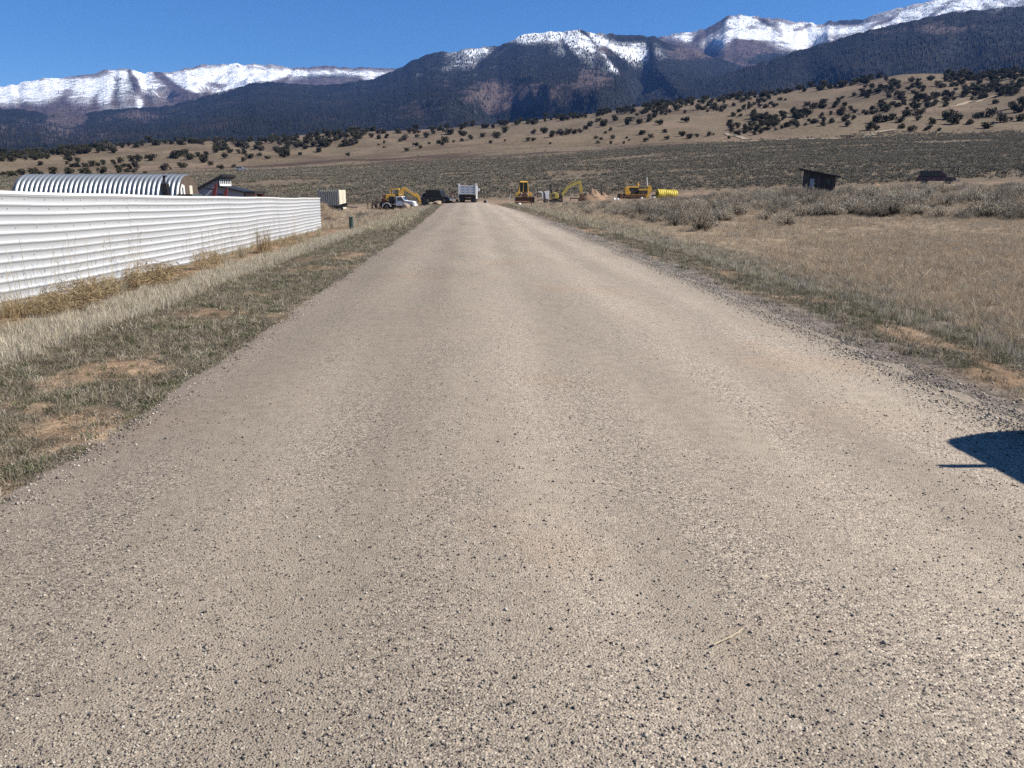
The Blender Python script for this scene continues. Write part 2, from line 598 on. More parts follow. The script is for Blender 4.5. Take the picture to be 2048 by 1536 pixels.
def make_road():
    ys = np.concatenate([np.arange(-12, 2, 0.5), np.exp(np.linspace(math.log(2), math.log(113), 330))])
    u = np.linspace(0, 1, 49)
    L, Rr = road_lr(ys)
    jl = (fbm(ys * 2.3, ys * 0 + 1, 4, 5) - 0.5) * 0.26
    jr = (fbm(ys * 1.9, ys * 0 + 8, 4, 6) - 0.5) * 0.34
    X = (L + jl)[:, None] * (1 - u) + (Rr + jr)[:, None] * u
    Y = np.repeat(ys[:, None], 49, 1)
    Z = 0.035 * (1 - (2 * u - 1) ** 2)[None, :] + 0.002 + (fbm(X * 0.35, Y * 0.5, 3, 8) - 0.5) * 0.016
    Z = Z - 0.018 * (np.abs(2 * u - 1) > 0.999)[None, :]
    # follow the ground's slow fall at the far end
    ctr = (X[:, :1] + X[:, -1:]) / 2
    Z = Z + near_z(ctr[:, 0] * 0 + 0.5, ys)[:, None] + 0.012
    nr = len(ys)
    idx = np.arange(nr * 49).reshape(nr, 49)
    f = np.stack([idx[:-1, :-1], idx[:-1, 1:], idx[1:, 1:], idx[1:, :-1]], -1).reshape(-1, 4)
    me = np_mesh('road', np.stack([X.ravel(), Y.ravel(), Z.ravel()], 1), f, True)
    m, nt, bs = new_mat('chip_seal')
    tc = nt.nodes.new('ShaderNodeTexCoord').outputs['Object']
    vo = nt.nodes.new('ShaderNodeTexVoronoi')
    vo.inputs['Scale'].default_value = 115
    nt.links.new(tc, vo.inputs['Vector'])
    sep = nt.nodes.new('ShaderNodeSeparateColor')
    nt.links.new(vo.outputs['Color'], sep.inputs[0])
    cr = nt.nodes.new('ShaderNodeValToRGB')
    el = cr.color_ramp.elements
    el[0].position, el[0].color = 0.0, (0.042, 0.038, 0.036, 1)
    el[1].position, el[1].color = 1.0, (0.50, 0.455, 0.38, 1)
    for p, c in ((0.13, (0.12, 0.107, 0.095, 1)), (0.3, (0.215, 0.19, 0.16, 1)), (0.62, (0.275, 0.245, 0.205, 1)), (0.88, (0.355, 0.32, 0.265, 1))):
        e = el.new(p)
        e.color = c
    nt.links.new(sep.outputs[0], cr.inputs[0])
    # dusty binder between the chips
    binder = mix_col(nt, (0.225, 0.20, 0.165), (0.285, 0.255, 0.212), noise_fac(nt, 9, 5, 0.35, 0.65, tc))
    fb = noise_fac(nt, 1.3, 5, 0.38, 0.66, tc, stretch=(1, 0.22, 1))
    c = mix_col(nt, cr.outputs[0], binder, fb)
    # worn lighter wheel paths and darker coarse margins, both running along the road
    sx = nt.nodes.new('ShaderNodeSeparateXYZ')
    nt.links.new(tc, sx.inputs[0])
    wob = noise_fac(nt, 0.22, 3, 0.0, 1.0, tc)
    ad = nt.nodes.new('ShaderNodeMath')
    ad.operation = 'ADD'
    nt.links.new(sx.outputs[0], ad.inputs[0])
    nt.links.new(wob, ad.inputs[1])
    wr = nt.nodes.new('ShaderNodeValToRGB')
    mr = nt.nodes.new('ShaderNodeMapRange')
    mr.inputs['From Min'].default_value = -2.2
    mr.inputs['From Max'].default_value = 4.9
    nt.links.new(ad.outputs[0], mr.inputs[0])
    nt.links.new(mr.outputs[0], wr.inputs[0])
    e = wr.color_ramp.elements
    wr.color_ramp.interpolation = 'EASE'
    e[0].position, e[0].color = 0.0, (0.80, 0.77, 0.77, 1)
    e[1].position, e[1].color = 1.0, (0.66, 0.63, 0.63, 1)
    for p, v in ((0.1, 0.76), (0.2, 0.92), (0.29, 0.84), (0.38, 1.0), (0.45, 1.14), (0.52, 0.98), (0.6, 1.04), (0.68, 1.2), (0.75, 1.04), (0.83, 1.22), (0.9, 1.05), (0.95, 0.78)):
        q = e.new(p)
        q.color = (v, v, v * 0.985, 1)
    c = mix_col(nt, c, wr.outputs[0], 1.0, 'MULTIPLY')
    c = mix_col(nt, c, mix_col(nt, (0.92, 0.905, 0.89), (1.12, 1.105, 1.08), noise_fac(nt, 0.9, 6, 0.35, 0.65, tc, 0.65, stretch=(1.0, 0.16, 1))), 1.0, 'MULTIPLY')
    c = mix_col(nt, c, (1.04, 0.96, 0.90), noise_fac(nt, 0.45, 4, 0.55, 0.7, tc), 'MULTIPLY')
    c = mix_col(nt, c, (1.07, 1.02, 0.995), 1.0, 'MULTIPLY')
    nt.links.new(c, bs.inputs['Base Color'])
    bs.inputs['Roughness'].default_value = 0.88
    bs.inputs['Specular IOR Level'].default_value = 0.25
    hm = nt.nodes.new('ShaderNodeMath')
    hm.operation = 'MULTIPLY_ADD'
    hm.inputs[1].default_value = -1.0
    nt.links.new(vo.outputs['Distance'], hm.inputs[0])
    nt.links.new(sep.outputs[1], hm.inputs[2])
    add_bump(nt, bs, hm.outputs[0], 0.75, 0.006)
    o = link('road', me, m)
    tag(o, 'straight pale chip seal road running away to the yard', None, None, 'structure')
    o['category'] = 'road'


make_road()

# ------------------------------------------------------------------ mountains
def project(x, y, z):
    v = np.stack([x, y, z - CH], -1)
    zc = v @ fw
    return 1024 + F * (v @ rt) / zc, 768 - F * (v @ upv) / zc


def blobs(px, row, lst):
    s = np.zeros_like(px)
    for (cx, cy, rx, ry, a) in lst:
        s = s + a * np.exp(-(((px - cx) / rx) ** 2 + ((row - cy) / ry) ** 2))
    return s


def strokes(px, row, lst):
    s = np.zeros_like(px)
    for (x0, y0, x1, y1, w, a) in lst:
        dx, dy = x1 - x0, y1 - y0
        t = np.clip(((px - x0) * dx + (row - y0) * dy) / (dx * dx + dy * dy), 0, 1)
        d = np.hypot(px - x0 - t * dx, row - y0 - t * dy)
        s = s + a * np.exp(-(d / (w * (0.6 + 0.8 * t))) ** 2)
    return s


# spur crests swept bare (negative) and snow-filled gullies (positive), and crests lined with trees
SPURS = [(262, 146, 305, 226, 9, -1.0), (318, 150, 385, 200, 10, -0.8), (150, 168, 110, 215, 12, -0.5), (205, 165, 190, 215, 6, -0.6), (236, 160, 232, 205, 7, -0.7), (290, 152, 282, 205, 6, 0.5), (335, 150, 400, 188, 6, 0.5),
         (432, 187, 530, 152, 6, 0.7), (560, 165, 480, 172, 5, -0.6), (380, 150, 440, 172, 4, -0.5), (590, 140, 560, 165, 5, -0.5), (10, 185, 60, 215, 10, -0.4),
         (1168, 66, 1245, 132, 8, -1.4), (1183, 70, 1232, 142, 5, 0.9), (1120, 78, 1150, 120, 5, -0.7), (1300, 76, 1310, 130, 7, -0.9), (1330, 88, 1460, 126, 9, -0.7), (1000, 92, 960, 135, 6, -0.6),
         (1456, 34, 1395, 78, 6, -0.8), (1470, 80, 1520, 112, 14, -1.0), (1440, 88, 1490, 68, 6, 0.6), (1560, 45, 1600, 108, 5, 0.5), (1620, 52, 1560, 70, 5, -0.6), (1660, 44, 1720, 40, 6, -0.9), (1520, 38, 1560, 62, 5, -0.5), (1800, 22, 1740, 62, 5, -0.5), (1900, 4, 1860, 40, 5, -0.5), (1960, 2, 1990, 30, 5, -0.5)]


def mountain_mat():
    m, nt, bs = new_mat('mountain_slope')
    at_ = nt.nodes.new('ShaderNodeVertexColor')
    at_.layer_name = 'Cover'
    sp = nt.nodes.new('ShaderNodeSeparateColor')
    nt.links.new(at_.outputs[0], sp.inputs[0])
    tc = nt.nodes.new('ShaderNodeTexCoord').outputs['Object']
    bare = mix_col(nt, (0.07, 0.051, 0.05), (0.13, 0.098, 0.092), noise_fac(nt, 0.012, 8, 0.3, 0.7, tc, 0.65))
    bare = mix_col(nt, bare, (0.06, 0.046, 0.045), noise_fac(nt, 0.06, 4, 0.45, 0.62, tc))
    bare = mix_col(nt, bare, (0.24, 0.16, 0.09), sp.outputs[2])
    wood = mix_col(nt, (0.007, 0.009, 0.009), (0.017, 0.018, 0.017), noise_fac(nt, 0.035, 6, 0.35, 0.65, tc, 0.7))

    def thr(sock, scale, k, soft, off=0.0):
        n = noise_fac(nt, scale, 9, 0.0, 1.0, tc, 0.72)
        a = nt.nodes.new('ShaderNodeMath')
        a.operation = 'MULTIPLY_ADD'
        a.inputs[1].default_value = k
        nt.links.new(n, a.inputs[0])
        nt.links.new(sock, a.inputs[2])
        r = nt.nodes.new('ShaderNodeMapRange')
        r.interpolation_type = 'SMOOTHSTEP'
        r.inputs['From Min'].default_value = 0.5 + k / 2 + off - soft
        r.inputs['From Max'].default_value = 0.5 + k / 2 + off + soft
        nt.links.new(a.outputs[0], r.inputs[0])
        return r.outputs[0]
    c = mix_col(nt, bare, wood, thr(sp.outputs[1], 0.008, 1.2, 0.12))
    snow = thr(sp.outputs[0], 0.0065, 2.9, 0.17, 0.24)
    dust = nt.nodes.new('ShaderNodeMath')
    dust.operation = 'MULTIPLY'
    dust.inputs[1].default_value = 0.38
    nt.links.new(thr(sp.outputs[0], 0.035, 1.3, 0.3, -0.12), dust.inputs[0])
    c = mix_col(nt, c, (0.60, 0.62, 0.66), dust.outputs[0])
    c = mix_col(nt, c, (0.74, 0.77, 0.81), snow)
    nt.links.new(c, bs.inputs['Base Color'])
    bs.inputs['Roughness'].default_value = 0.9
    bs.inputs['Specular IOR Level'].default_value = 0.1
    add_bump(nt, bs, noise_fac(nt, 0.006, 9, 0.0, 1.0, tc, 0.62), 1.0, 110)
    return m


MMAT = mountain_mat()
FOREST = []


def mountain(name, label, sky_pts, Rf, Rr, foot, A, seed, snow, woods, wood0, orange, power=1.15, ntree=10000, freq=1.0, spurs=()):
    saz, ssl = px_table(sky_pts)
    na, nt_ = 640, 100
    aa = np.linspace(R(-47), R(54), na)
    tt = np.concatenate([np.linspace(0, 1, 84), np.linspace(1.02, 1.5, nt_ - 84)])
    Az, T = np.meshgrid(aa, tt, indexing='xy')
    sl = np.interp(Az, saz, ssl) + (fbm(Az * 160, Az * 0 + seed, 4, seed) - 0.5) * 0.0042 * np.ones_like(T)
    rad = Rf + (Rr - Rf) * T
    zf = CH + Rf * azsl(1024, foot)[1]
    zr = CH + Rr * sl
    tc = np.minimum(T, 1)
    z = zf + (zr - zf) * np.where(T <= 1, tc ** power, 1 - (T - 1) * 1.1)
    s = Az * Rr / 1000 * freq
    env = 4 * tc * (1 - tc) ** 0.75
    tk = T * (Rr - Rf) / 1000 * freq
    wz = (fbm(s * 0.7, tk * 0.7, 3, seed + 3) - 0.5) * 1.4
    rel = ridged(s * 0.62 + wz, tk * 0.30 + wz * 0.6, 6, seed + 1) - 0.55
    z = z + env * A * rel * np.clip(zr - zf, 60, None) + env * (fbm(s * 3.2, tk * 2.2, 5, seed + 2) - 0.5) * 0.10 * (zr - zf)
    for (px, w, amp) in spurs:                      # named spurs and gullies running down from the ridge
        a0 = azsl(px, 150)[0]
        z = z + env * amp * (zr - zf) * np.exp(-((Az - a0 - (1 - tc) * 0.035) / w) ** 2)
    cap = CH + rad * sl * (1 - 0.42 * (1 - tc) ** 0.8)
    over = z - cap
    z = np.where((over > 0) & (T < 1), cap + 0.12 * over * (1 - tc), z)
    z = np.maximum(z, -4)
    x, y = rad * np.sin(Az), rad * np.cos(Az)
    X, Y, Z = x.ravel(), y.ravel(), z.ravel()
    px, row = project(X, Y, Z)
    n = fbm(px / 55, row / 30, 4, seed + 9) - 0.5
    sn = blobs(px, row, snow) + n * 0.4 - 0.9 * rel.ravel() * (blobs(px, row, snow) > 0.08)
    sn = sn + strokes(px + 14 * n, row + 10 * n, SPURS) * (Rr > 4000)
    wd_ = wood0 + blobs(px, row, woods) + n * 0.5
    og = np.clip(blobs(px, row, orange), 0, 1)
    cov = np.stack([np.clip(sn, 0, 1.2), np.clip(wd_, 0, 1), og], 1)
    idx = np.arange(nt_ * na).reshape(nt_, na)
    f = np.stack([idx[:-1, :-1], idx[:-1, 1:], idx[1:, 1:], idx[1:, :-1]], -1).reshape(-1, 4)
    me = np_mesh(name, np.stack([X, Y, Z], 1), f, True)
    set_col(me, 'Cover', cov)
    o = link(name, me, MMAT)
    tag(o, label, None, None, 'structure')
    o['category'] = 'mountain'
    # conifers on this mountain
    k = int(ntree * 5)
    ca = rng.uniform(0.02, 0.98, k) * (na - 1)
    cr = rng.uniform(0.02, 0.99, k) ** 0.9 * 83
    i0, j0 = np.floor(cr).astype(int), np.floor(ca).astype(int)
    fi, fj = cr - i0, ca - j0

    def smp(a):
        a = a.reshape(nt_, na)
        return (a[i0, j0] * (1 - fi) * (1 - fj) + a[i0 + 1, j0] * fi * (1 - fj) + a[i0, j0 + 1] * (1 - fi) * fj + a[i0 + 1, j0 + 1] * fi * fj)
    tx, ty, tz = smp(X), smp(Y), smp(Z)
    w, sw = smp(cov[:, 1]), smp(cov[:, 0])
    pxx, _ = project(tx, ty, tz)
    clump = fbm(tx / 160, ty / 160, 4, seed + 20)
    p = np.clip(w * 1.1 - 0.25 * sw, 0.02, 1) * sst(0.36, 0.6, clump + 0.25 * w)
    keep = (rng.random(k) < p) & (pxx > -120) & (pxx < 2170)
    sel = np.nonzero(keep)[0][:ntree]
    FOREST.append(np.stack([tx[sel], ty[sel], tz[sel]], 1))


mountain('mountain', 'far snowy mountain range on the left, snow streaked over brown slopes',
         [(-900, 190), (0, 176), (60, 161), (150, 153), (215, 141), (260, 138), (290, 146), (340, 143), (410, 130), (500, 128), (560, 131), (600, 137),
          (650, 131), (700, 136), (800, 137), (900, 140), (1100, 150), (3000, 200)],
         3600, 8200, 300, 0.36, 101,
         [(-40, 190, 70, 22, 0.8), (30, 192, 65, 24, 0.25), (70, 186, 120, 26, 1.15), (160, 165, 110, 15, 0.9), (215, 187, 48, 34, 0.85), (285, 175, 26, 44, 0.85), (300, 210, 70, 18, 0.5), (250, 148, 40, 9, 0.9),
          (360, 168, 45, 20, 0.75), (420, 150, 70, 20, 0.95), (520, 150, 70, 20, 0.9), (480, 178, 45, 12, 0.75), (600, 146, 60, 9, 0.8), (720, 145, 90, 9, 0.95), (740, 155, 20, 9, 0.7),
          (265, 195, 14, 45, -0.4)],
         [(240, 175, 26, 22, 0.4), (300, 180, 9, 22, 0.4), (640, 150, 60, 6, 0.5), (130, 160, 70, 6, 0.3), (500, 138, 40, 6, 0.25)], 0.26,
         [(30, 225, 30, 6, 0.25)], 1.1, 5000, 1.2, ((300, 0.02, -0.13), (225, 0.02, 0.10), (350, 0.016, 0.12), (420, 0.03, -0.12)))
mountain('mountain', 'sharp snow covered peak behind the forested slopes on the right',
         [(-900, 350), (700, 350), (1000, 260), (1150, 130), (1250, 96), (1310, 78), (1350, 66), (1400, 61), (1430, 49), (1455, 31), (1500, 31), (1560, 39), (1640, 48), (1655, 43), (1730, 37), (1760, 26),
          (1800, 16), (1850, 4), (1900, -4), (2048, -12), (2400, -20), (3000, 0)],
         3300, 6800, 300, 0.34, 203,
         [(1380, 72, 70, 14, 0.9), (1470, 44, 50, 16, 1.0), (1580, 60, 80, 24, 1.0), (1600, 85, 60, 22, 0.9), (1500, 68, 60, 10, 0.85), (1430, 98, 40, 16, 0.5), (1720, 60, 70, 16, 0.85), (1820, 28, 80, 16, 0.8), (1950, 8, 120, 18, 0.8),
          (1260, 100, 60, 20, 0.4), (1500, 102, 40, 16, -0.3), (1880, 50, 80, 10, 0.5), (1850, 48, 30, 8, 0.5)],
         [(1480, 55, 70, 14, 0.3), (1700, 45, 50, 7, 0.5), (1850, 25, 120, 12, 0.22), (1990, 20, 80, 20, 0.35), (1580, 120, 90, 14, 0.6), (1520, 46, 90, 5, 0.35)], 0.22,
         [], 1.05, 7000, 1.3, ((1470, 0.018, 0.14), (1600, 0.02, -0.16), (1560, 0.012, 0.1), (1400, 0.02, -0.08)))
mountain('mountain', 'broad central mountain with a white summit and dark forest down its flanks',
         [(-900, 240), (0, 216), (60, 221), (137, 238), (191, 222), (308, 213), (345, 211), (427, 188), (506, 167), (547, 163), (633, 172), (700, 165), (747, 158), (771, 147),
          (805, 134), (830, 119), (870, 104), (915, 103), (940, 96), (1000, 91), (1025, 80), (1050, 67), (1100, 63), (1160, 61), (1180, 66), (1230, 68), (1310, 73), (1335, 86),
          (1400, 104), (1460, 123), (1500, 145), (1600, 190), (1750, 230), (3000, 300)],
         1900, 4700, 330, 0.32, 307,
         [(960, 105, 48, 13, 1.0), (930, 125, 42, 16, 0.75), (1110, 72, 65, 12, 1.2), (1165, 78, 28, 15, 1.1), (1050, 78, 32, 10, 0.8), (1140, 98, 38, 20, 0.8), (1255, 104, 56, 28, 1.1), (1200, 86, 30, 14, 1.0),
          (1290, 78, 40, 6, -0.5), (1222, 140, 22, 8, 0.5), (880, 140, 30, 6, 0.35), (838, 150, 16, 5, 0.5), (1240, 78, 40, 6, -0.4), (1000, 136, 40, 5, 0.35), (1300, 110, 30, 18, 0.3), (1370, 100, 30, 10, 0.45), (1180, 125, 12, 14, 0.35)],
         [(1260, 72, 55, 7, 0.5), (880, 112, 50, 12, 0.3), (1310, 150, 60, 26, 0.35), (1020, 190, 130, 34, -0.62), (1170, 150, 40, 30, -0.5), (880, 160, 45, 12, -0.35), (1370, 110, 70, 18, -0.65), (1230, 100, 60, 25, -0.6), (1220, 165, 45, 18, -0.35), (60, 250, 130, 24, -0.45), (290, 232, 100, 12, -0.5), (450, 205, 40, 6, -0.5),
          (200, 275, 160, 20, -0.35), (820, 225, 120, 22, -0.35)], 0.92,
         [(848, 160, 24, 8, 0.8), (800, 172, 20, 6, 0.6), (1170, 205, 30, 7, 0.6), (1140, 190, 20, 5, 0.4), (880, 250, 30, 6, 0.5), (460, 250, 10, 8, 0.6), (140, 245, 8, 10, 0.6), (36, 238, 6, 10, 0.5)],
         1.05, 26000, 1.0, ((1170, 0.03, 0.13), (1265, 0.03, -0.16), (1340, 0.03, 0.10), (960, 0.04, -0.08), (860, 0.03, 0.08)))
mountain('mountain', 'dark forested mountainside rising on the right behind the juniper hill',
         [(-900, 330), (900, 290), (1050, 268), (1150, 242), (1200, 226), (1250, 206), (1330, 174), (1430, 152), (1480, 139), (1560, 113), (1650, 86), (1730, 62), (1800, 46), (1900, 27), (2048, 12), (2400, -6), (3000, -10)],
         1500, 3300, 330, 0.22, 409,
         [(2010, 20, 60, 7, 0.25)],
         [(1900, 60, 130, 20, -0.3), (1700, 110, 90, 18, -0.15)], 0.82,
         [(1558, 150, 9, 26, 0.85), (1545, 125, 9, 7, 0.6), (1475, 152, 14, 7, 0.4), (1590, 150, 9, 5, 0.6), (1635, 128, 10, 5, 0.4), (2020, 135, 14, 8, 0.5)],
         1.05, 20000, 1.5, ((1600, 0.03, -0.10), (1900, 0.04, -0.06)))


def make_forest():
    P = np.concatenate(FOREST)
    n = len(P)
    h = rng.uniform(8.5, 16, n)
    r = h * rng.uniform(0.17, 0.25, n)
    ang = rng.uniform(0, 2 * math.pi, n)
    V = np.zeros((n, 6, 3))
    for k in range(5):
        a = ang + 2 * math.pi * k / 5
        V[:, k, 0] = P[:, 0] + r * np.cos(a)
        V[:, k, 1] = P[:, 1] + r * np.sin(a)
        V[:, k, 2] = P[:, 2] - 1
    V[:, 5] = P
    V[:, 5, 2] += h
    b = np.arange(n)[:, None, None] * 6
    f = (np.array([[0, 1, 5], [1, 2, 5], [2, 3, 5], [3, 4, 5], [4, 0, 5]])[None] + b).reshape(-1, 3)
    me = np_mesh('mountain_forest', V.reshape(-1, 3), f)
    m, nt, bs = new_mat('far_conifer')
    gi = nt.nodes.new('ShaderNodeNewGeometry')
    c = mix_col(nt, (0.005, 0.0065, 0.007), (0.015, 0.017, 0.016), gi.outputs['Random Per Island'])
    c = mix_col(nt, c, (0.032, 0.027, 0.026), noise_fac(nt, 0.004, 5, 0.5, 0.72))
    nt.links.new(c, bs.inputs['Base Color'])
    bs.inputs['Roughness'].default_value = 0.9
    bs.inputs['Specular IOR Level'].default_value = 0.1
    o = link('mountain_forest', me, m)
    tag(o, 'dark conifer forest covering the mountain slopes', 'forest', None, 'stuff')


make_forest()


def make_haze():
    b = MB()
    b.box((0, 3500, 1100), (26000, 15000, 2216))
    m = bpy.data.materials.new('clear_mountain_air')
    m.use_nodes = True
    nt = m.node_tree
    nt.nodes.clear()
    out = nt.nodes.new('ShaderNodeOutputMaterial')
    pv = nt.nodes.new('ShaderNodeVolumePrincipled')
    pv.inputs['Color'].default_value = (0.17, 0.38, 1.0, 1)
    pv.inputs['Density'].default_value = 3.6e-5
    pv.inputs['Anisotropy'].default_value = 0.1
    nt.links.new(pv.outputs[0], out.inputs['Volume'])
    o = b.build('haze', m)
    tag(o, 'thin blue haze between the viewer and the mountains', 'haze', None, 'stuff')


make_haze()

# ------------------------------------------------------------------ materials of made things
M_white = mat('white_paint', (0.78, 0.79, 0.80), 0.42, 0, 0.05, 1.2, 0.12, (0.5, 0.46, 0.4))
M_sheet = mat('white_sheet_metal', (0.53, 0.55, 0.575), 0.45, 0, 0.05, 0.7, 0.15, (0.62, 0.60, 0.57), stretch=(1, 0.3, 2.5))
M_screw = mat('dull_screw', (0.24, 0.24, 0.25), 0.5, 0.4, 0.2)
M_galv = mat('galvanised_steel', (0.29, 0.32, 0.35), 0.42, 0.6, 0.12, 1.5)
M_black = mat('black_paint', (0.012, 0.012, 0.014), 0.45, 0, 0.3, 5, 0.15)
M_rubber = mat('tyre_rubber', (0.018, 0.018, 0.018), 0.85, 0, 0.3, 9, 0.35)
M_glass = mat('dark_glass', (0.012, 0.014, 0.017), 0.12, 0, 0.1, 2, spec=0.4)
M_glass2 = mat('green_glass', (0.05, 0.075, 0.065), 0.1, 0, 0.1, 2, spec=0.8)
M_yel = mat('excavator_yellow', (0.78, 0.46, 0.07), 0.5, 0, 0.2, 3, 0.45)
M_yel2 = mat('faded_dozer_yellow', (0.74, 0.43, 0.05), 0.55, 0, 0.25, 3, 0.45, (0.16, 0.09, 0.04))
M_lime = mat('lime_yellow_paint', (0.56, 0.43, 0.09), 0.5, 0, 0.15, 3, 0.25)
M_rust = mat('rusty_iron', (0.17, 0.085, 0.045), 0.85, 0, 0.45, 5, 0.4, (0.07, 0.045, 0.03))
M_steel = mat('worn_steel', (0.20, 0.17, 0.15), 0.6, 0.4, 0.3, 4, 0.4)
M_dark = mat('dark_iron', (0.03, 0.028, 0.026), 0.7, 0.1, 0.4, 5, 0.3)
M_cream = mat('cream_paint', (0.66, 0.62, 0.50), 0.5, 0, 0.08, 1.5, 0.2)
M_grey = mat('grey_siding', (0.42, 0.42, 0.45), 0.7, 0, 0.1, 2)
M_roof = mat('black_roofing', (0.016, 0.017, 0.02), 0.55, 0, 0.3, 3)
M_red = mat('dark_red_paint', (0.20, 0.035, 0.03), 0.45, 0, 0.2, 3, 0.1)
M_brownw = mat('brown_wood', (0.10, 0.07, 0.05), 0.8, 0, 0.35, 3, stretch=(1, 1, 0.15))
M_oldw = mat('weathered_dark_boards', (0.085, 0.07, 0.066), 0.85, 0, 0.5, 4, 0.4, (0.15, 0.11, 0.085), stretch=(3, 3, 0.2), rand=0.35)
M_green = mat('utility_green', (0.075, 0.12, 0.10), 0.5, 0, 0.15, 3, 0.15)
M_dgreen = mat('dumpster_green', (0.03, 0.045, 0.05), 0.6, 0, 0.3, 3, 0.4, (0.12, 0.11, 0.10))
M_rock = mat('tan_boulder', (0.40, 0.31, 0.23), 0.9, 0, 0.35, 2.5, 0.4, (0.2, 0.13, 0.09), bump=0.5)
M_dirt = mat('heaped_dirt', (0.30, 0.195, 0.125), 0.95, 0, 0.5, 2.6, 0.4, (0.25, 0.15, 0.09), bump=0.6)
M_pipe = mat('yellow_plastic', (0.74, 0.60, 0.08), 0.45, 0, 0.1, 3, 0.12)
M_maroon = mat('maroon_paint', (0.08, 0.028, 0.038), 0.25, 0, 0.2, 2, 0.1)
M_silver = mat('silver_paint', (0.45, 0.47, 0.5), 0.3, 0.3, 0.1, 2)
M_chrome = mat('chrome', (0.7, 0.7, 0.72), 0.2, 0.9, 0.1, 2)
M_tarp = mat('white_tarp', (0.83, 0.83, 0.82), 0.6, 0, 0.05, 2)
M_post = mat('weathered_post', (0.09, 0.07, 0.055), 0.9, 0, 0.4, 8)
M_redl = mat('red_lens', (0.35, 0.02, 0.015), 0.3, 0, 0.1)
M_stick = mat('dry_stick', (0.45, 0.37, 0.26), 0.9, 0, 0.3, 20)
M_straw = mat('bleached_straw', (0.47, 0.41, 0.29), 0.9, 0, 0.3, 9)


def scale_at(px, d, row=381):
    return 1.0 / (ony(px + 1, row, d).x - ony(px, row, d).x)


def wheel(parent, c, r, w, axis='x', rim=M_steel, n=16):
    dv = Vector((w / 2, 0, 0)) if axis == 'x' else Vector((0, w / 2, 0))
    c = Vector(c)
    b = MB()
    b.cyl(c - dv, c + dv, r, n=n)
    o = b.build('wheel', M_rubber, parent, bevel=min(0.03, r * 0.12))
    b = MB()
    b.cyl(c - dv * 1.06, c + dv * 1.06, r * 0.55, n=12)
    b.build('rim', rim, o)
    return o


# ------------------------------------------------------------------ white corrugated fence on the left
FEN_Y = np.array([5.5, 12.1, 17.9, 24, 30, 36, 44.3])
FEN_X = np.array([-7.33, -7.39, -7.45, -7.62, -7.95, -8.2, -8.52])
FEN_G = np.array([-0.11, -0.18, -0.27, -0.35, -0.42, -0.47, -0.54])


def fence_pt(y, h):
    x = np.interp(y, FEN_Y, FEN_X) + 0.05 * (fbm(y * 0.3, h * 0.35, 2, 41) - 0.5)
    z = np.interp(y, FEN_Y, FEN_G) + h * 1.0 + 0.06 * (fbm(y * 0.2, h * 0.15, 2, 43) - 0.5) - 0.002 * (y - 12) * h * 0.35
    return x, z


def make_fence():
    t = thing('corrugated_fence', 'long white corrugated metal fence along the left side of the road', 'fence', (-7.4, 12, -0.2))
    off = Vector(t.location)
    pitch, depth = 0.152, 0.02
    N = 10
    for k in range(N):
        y0, y1 = 5.5 + k * 38.8 / N, 5.5 + (k + 1) * 38.8 / N + 0.12
        y1 = min(y1, 44.3)
        for course in (0, 1):
            ribs = 6
            hs, ds = [], []
            h0 = 0.0 if course == 0 else 0.90
            for r in range(ribs):
                b = h0 + r * pitch
                hs += [b, b + 0.092, b + 0.105, b + 0.132, b + 0.145]
                ds += [0, 0, depth, depth, 0]
            hs += [h0 + ribs * pitch + (0.02 if course == 0 else -0.01)]
            ds += [0]
            ys = np.linspace(y0, y1, 9)
            YY, HH = np.meshgrid(ys, np.array(hs), indexing='ij')
            x, z = fence_pt(YY, HH)
            x = x + np.array(ds)[None, :] + (0.012 if course else 0) + 0.003 * (k % 2)
            z = z + 0.003 * math.sin(k * 2.1 + course)
            V = np.stack([x - off.x, YY - off.y, z - off.z], -1).reshape(-1, 3)
            n, m_ = YY.shape
            idx = np.arange(n * m_).reshape(n, m_)
            f = np.stack([idx[:-1, :-1], idx[1:, :-1], idx[1:, 1:], idx[:-1, 1:]], -1).reshape(-1, 4)
            link('sheet', np_mesh('sheet', V, f), M_sheet, t)
    ys = np.linspace(5.5, 44.32, 60)
    b = MB()
    for a, c in zip(ys[:-1], ys[1:]):
        xa, za = fence_pt(a, 1.80)
        xc, zc = fence_pt(c, 1.80)
        b.bar((xa - off.x + 0.005, a - off.y, za - off.z + 0.012), (xc - off.x + 0.005, c - off.y, zc - off.z + 0.012), 0.075, 0.05)
    b.build('top_cap', M_white, t)
    for y in np.arange(6.5, 44.4, 2.9):
        x, z = fence_pt(y, 0)
        b = MB().box((x - 0.1 - off.x, y - off.y, z + 0.75 - off.z), (0.08, 0.08, 2.1))
        b.build('fence_post', M_steel, t)
    b = MB()
    for h, dy, ph in ((1.745, 0.62, 0.0), (1.59, 0.62, 0.1), (1.285, 0.62, 0.25), (0.84, 0.62, 0.05), (0.545, 0.62, 0.3), (0.245, 0.62, 0.1)):
        for y in np.arange(5.8 + ph, 44.2, dy):
            x, z = fence_pt(y, h - 0.035)
            b.box((x - off.x + 0.02, y - off.y, z - off.z), (0.012, 0.010, 0.014))
    o = b.build('screw', M_screw, t)
    o['kind'] = 'stuff'


make_fence()


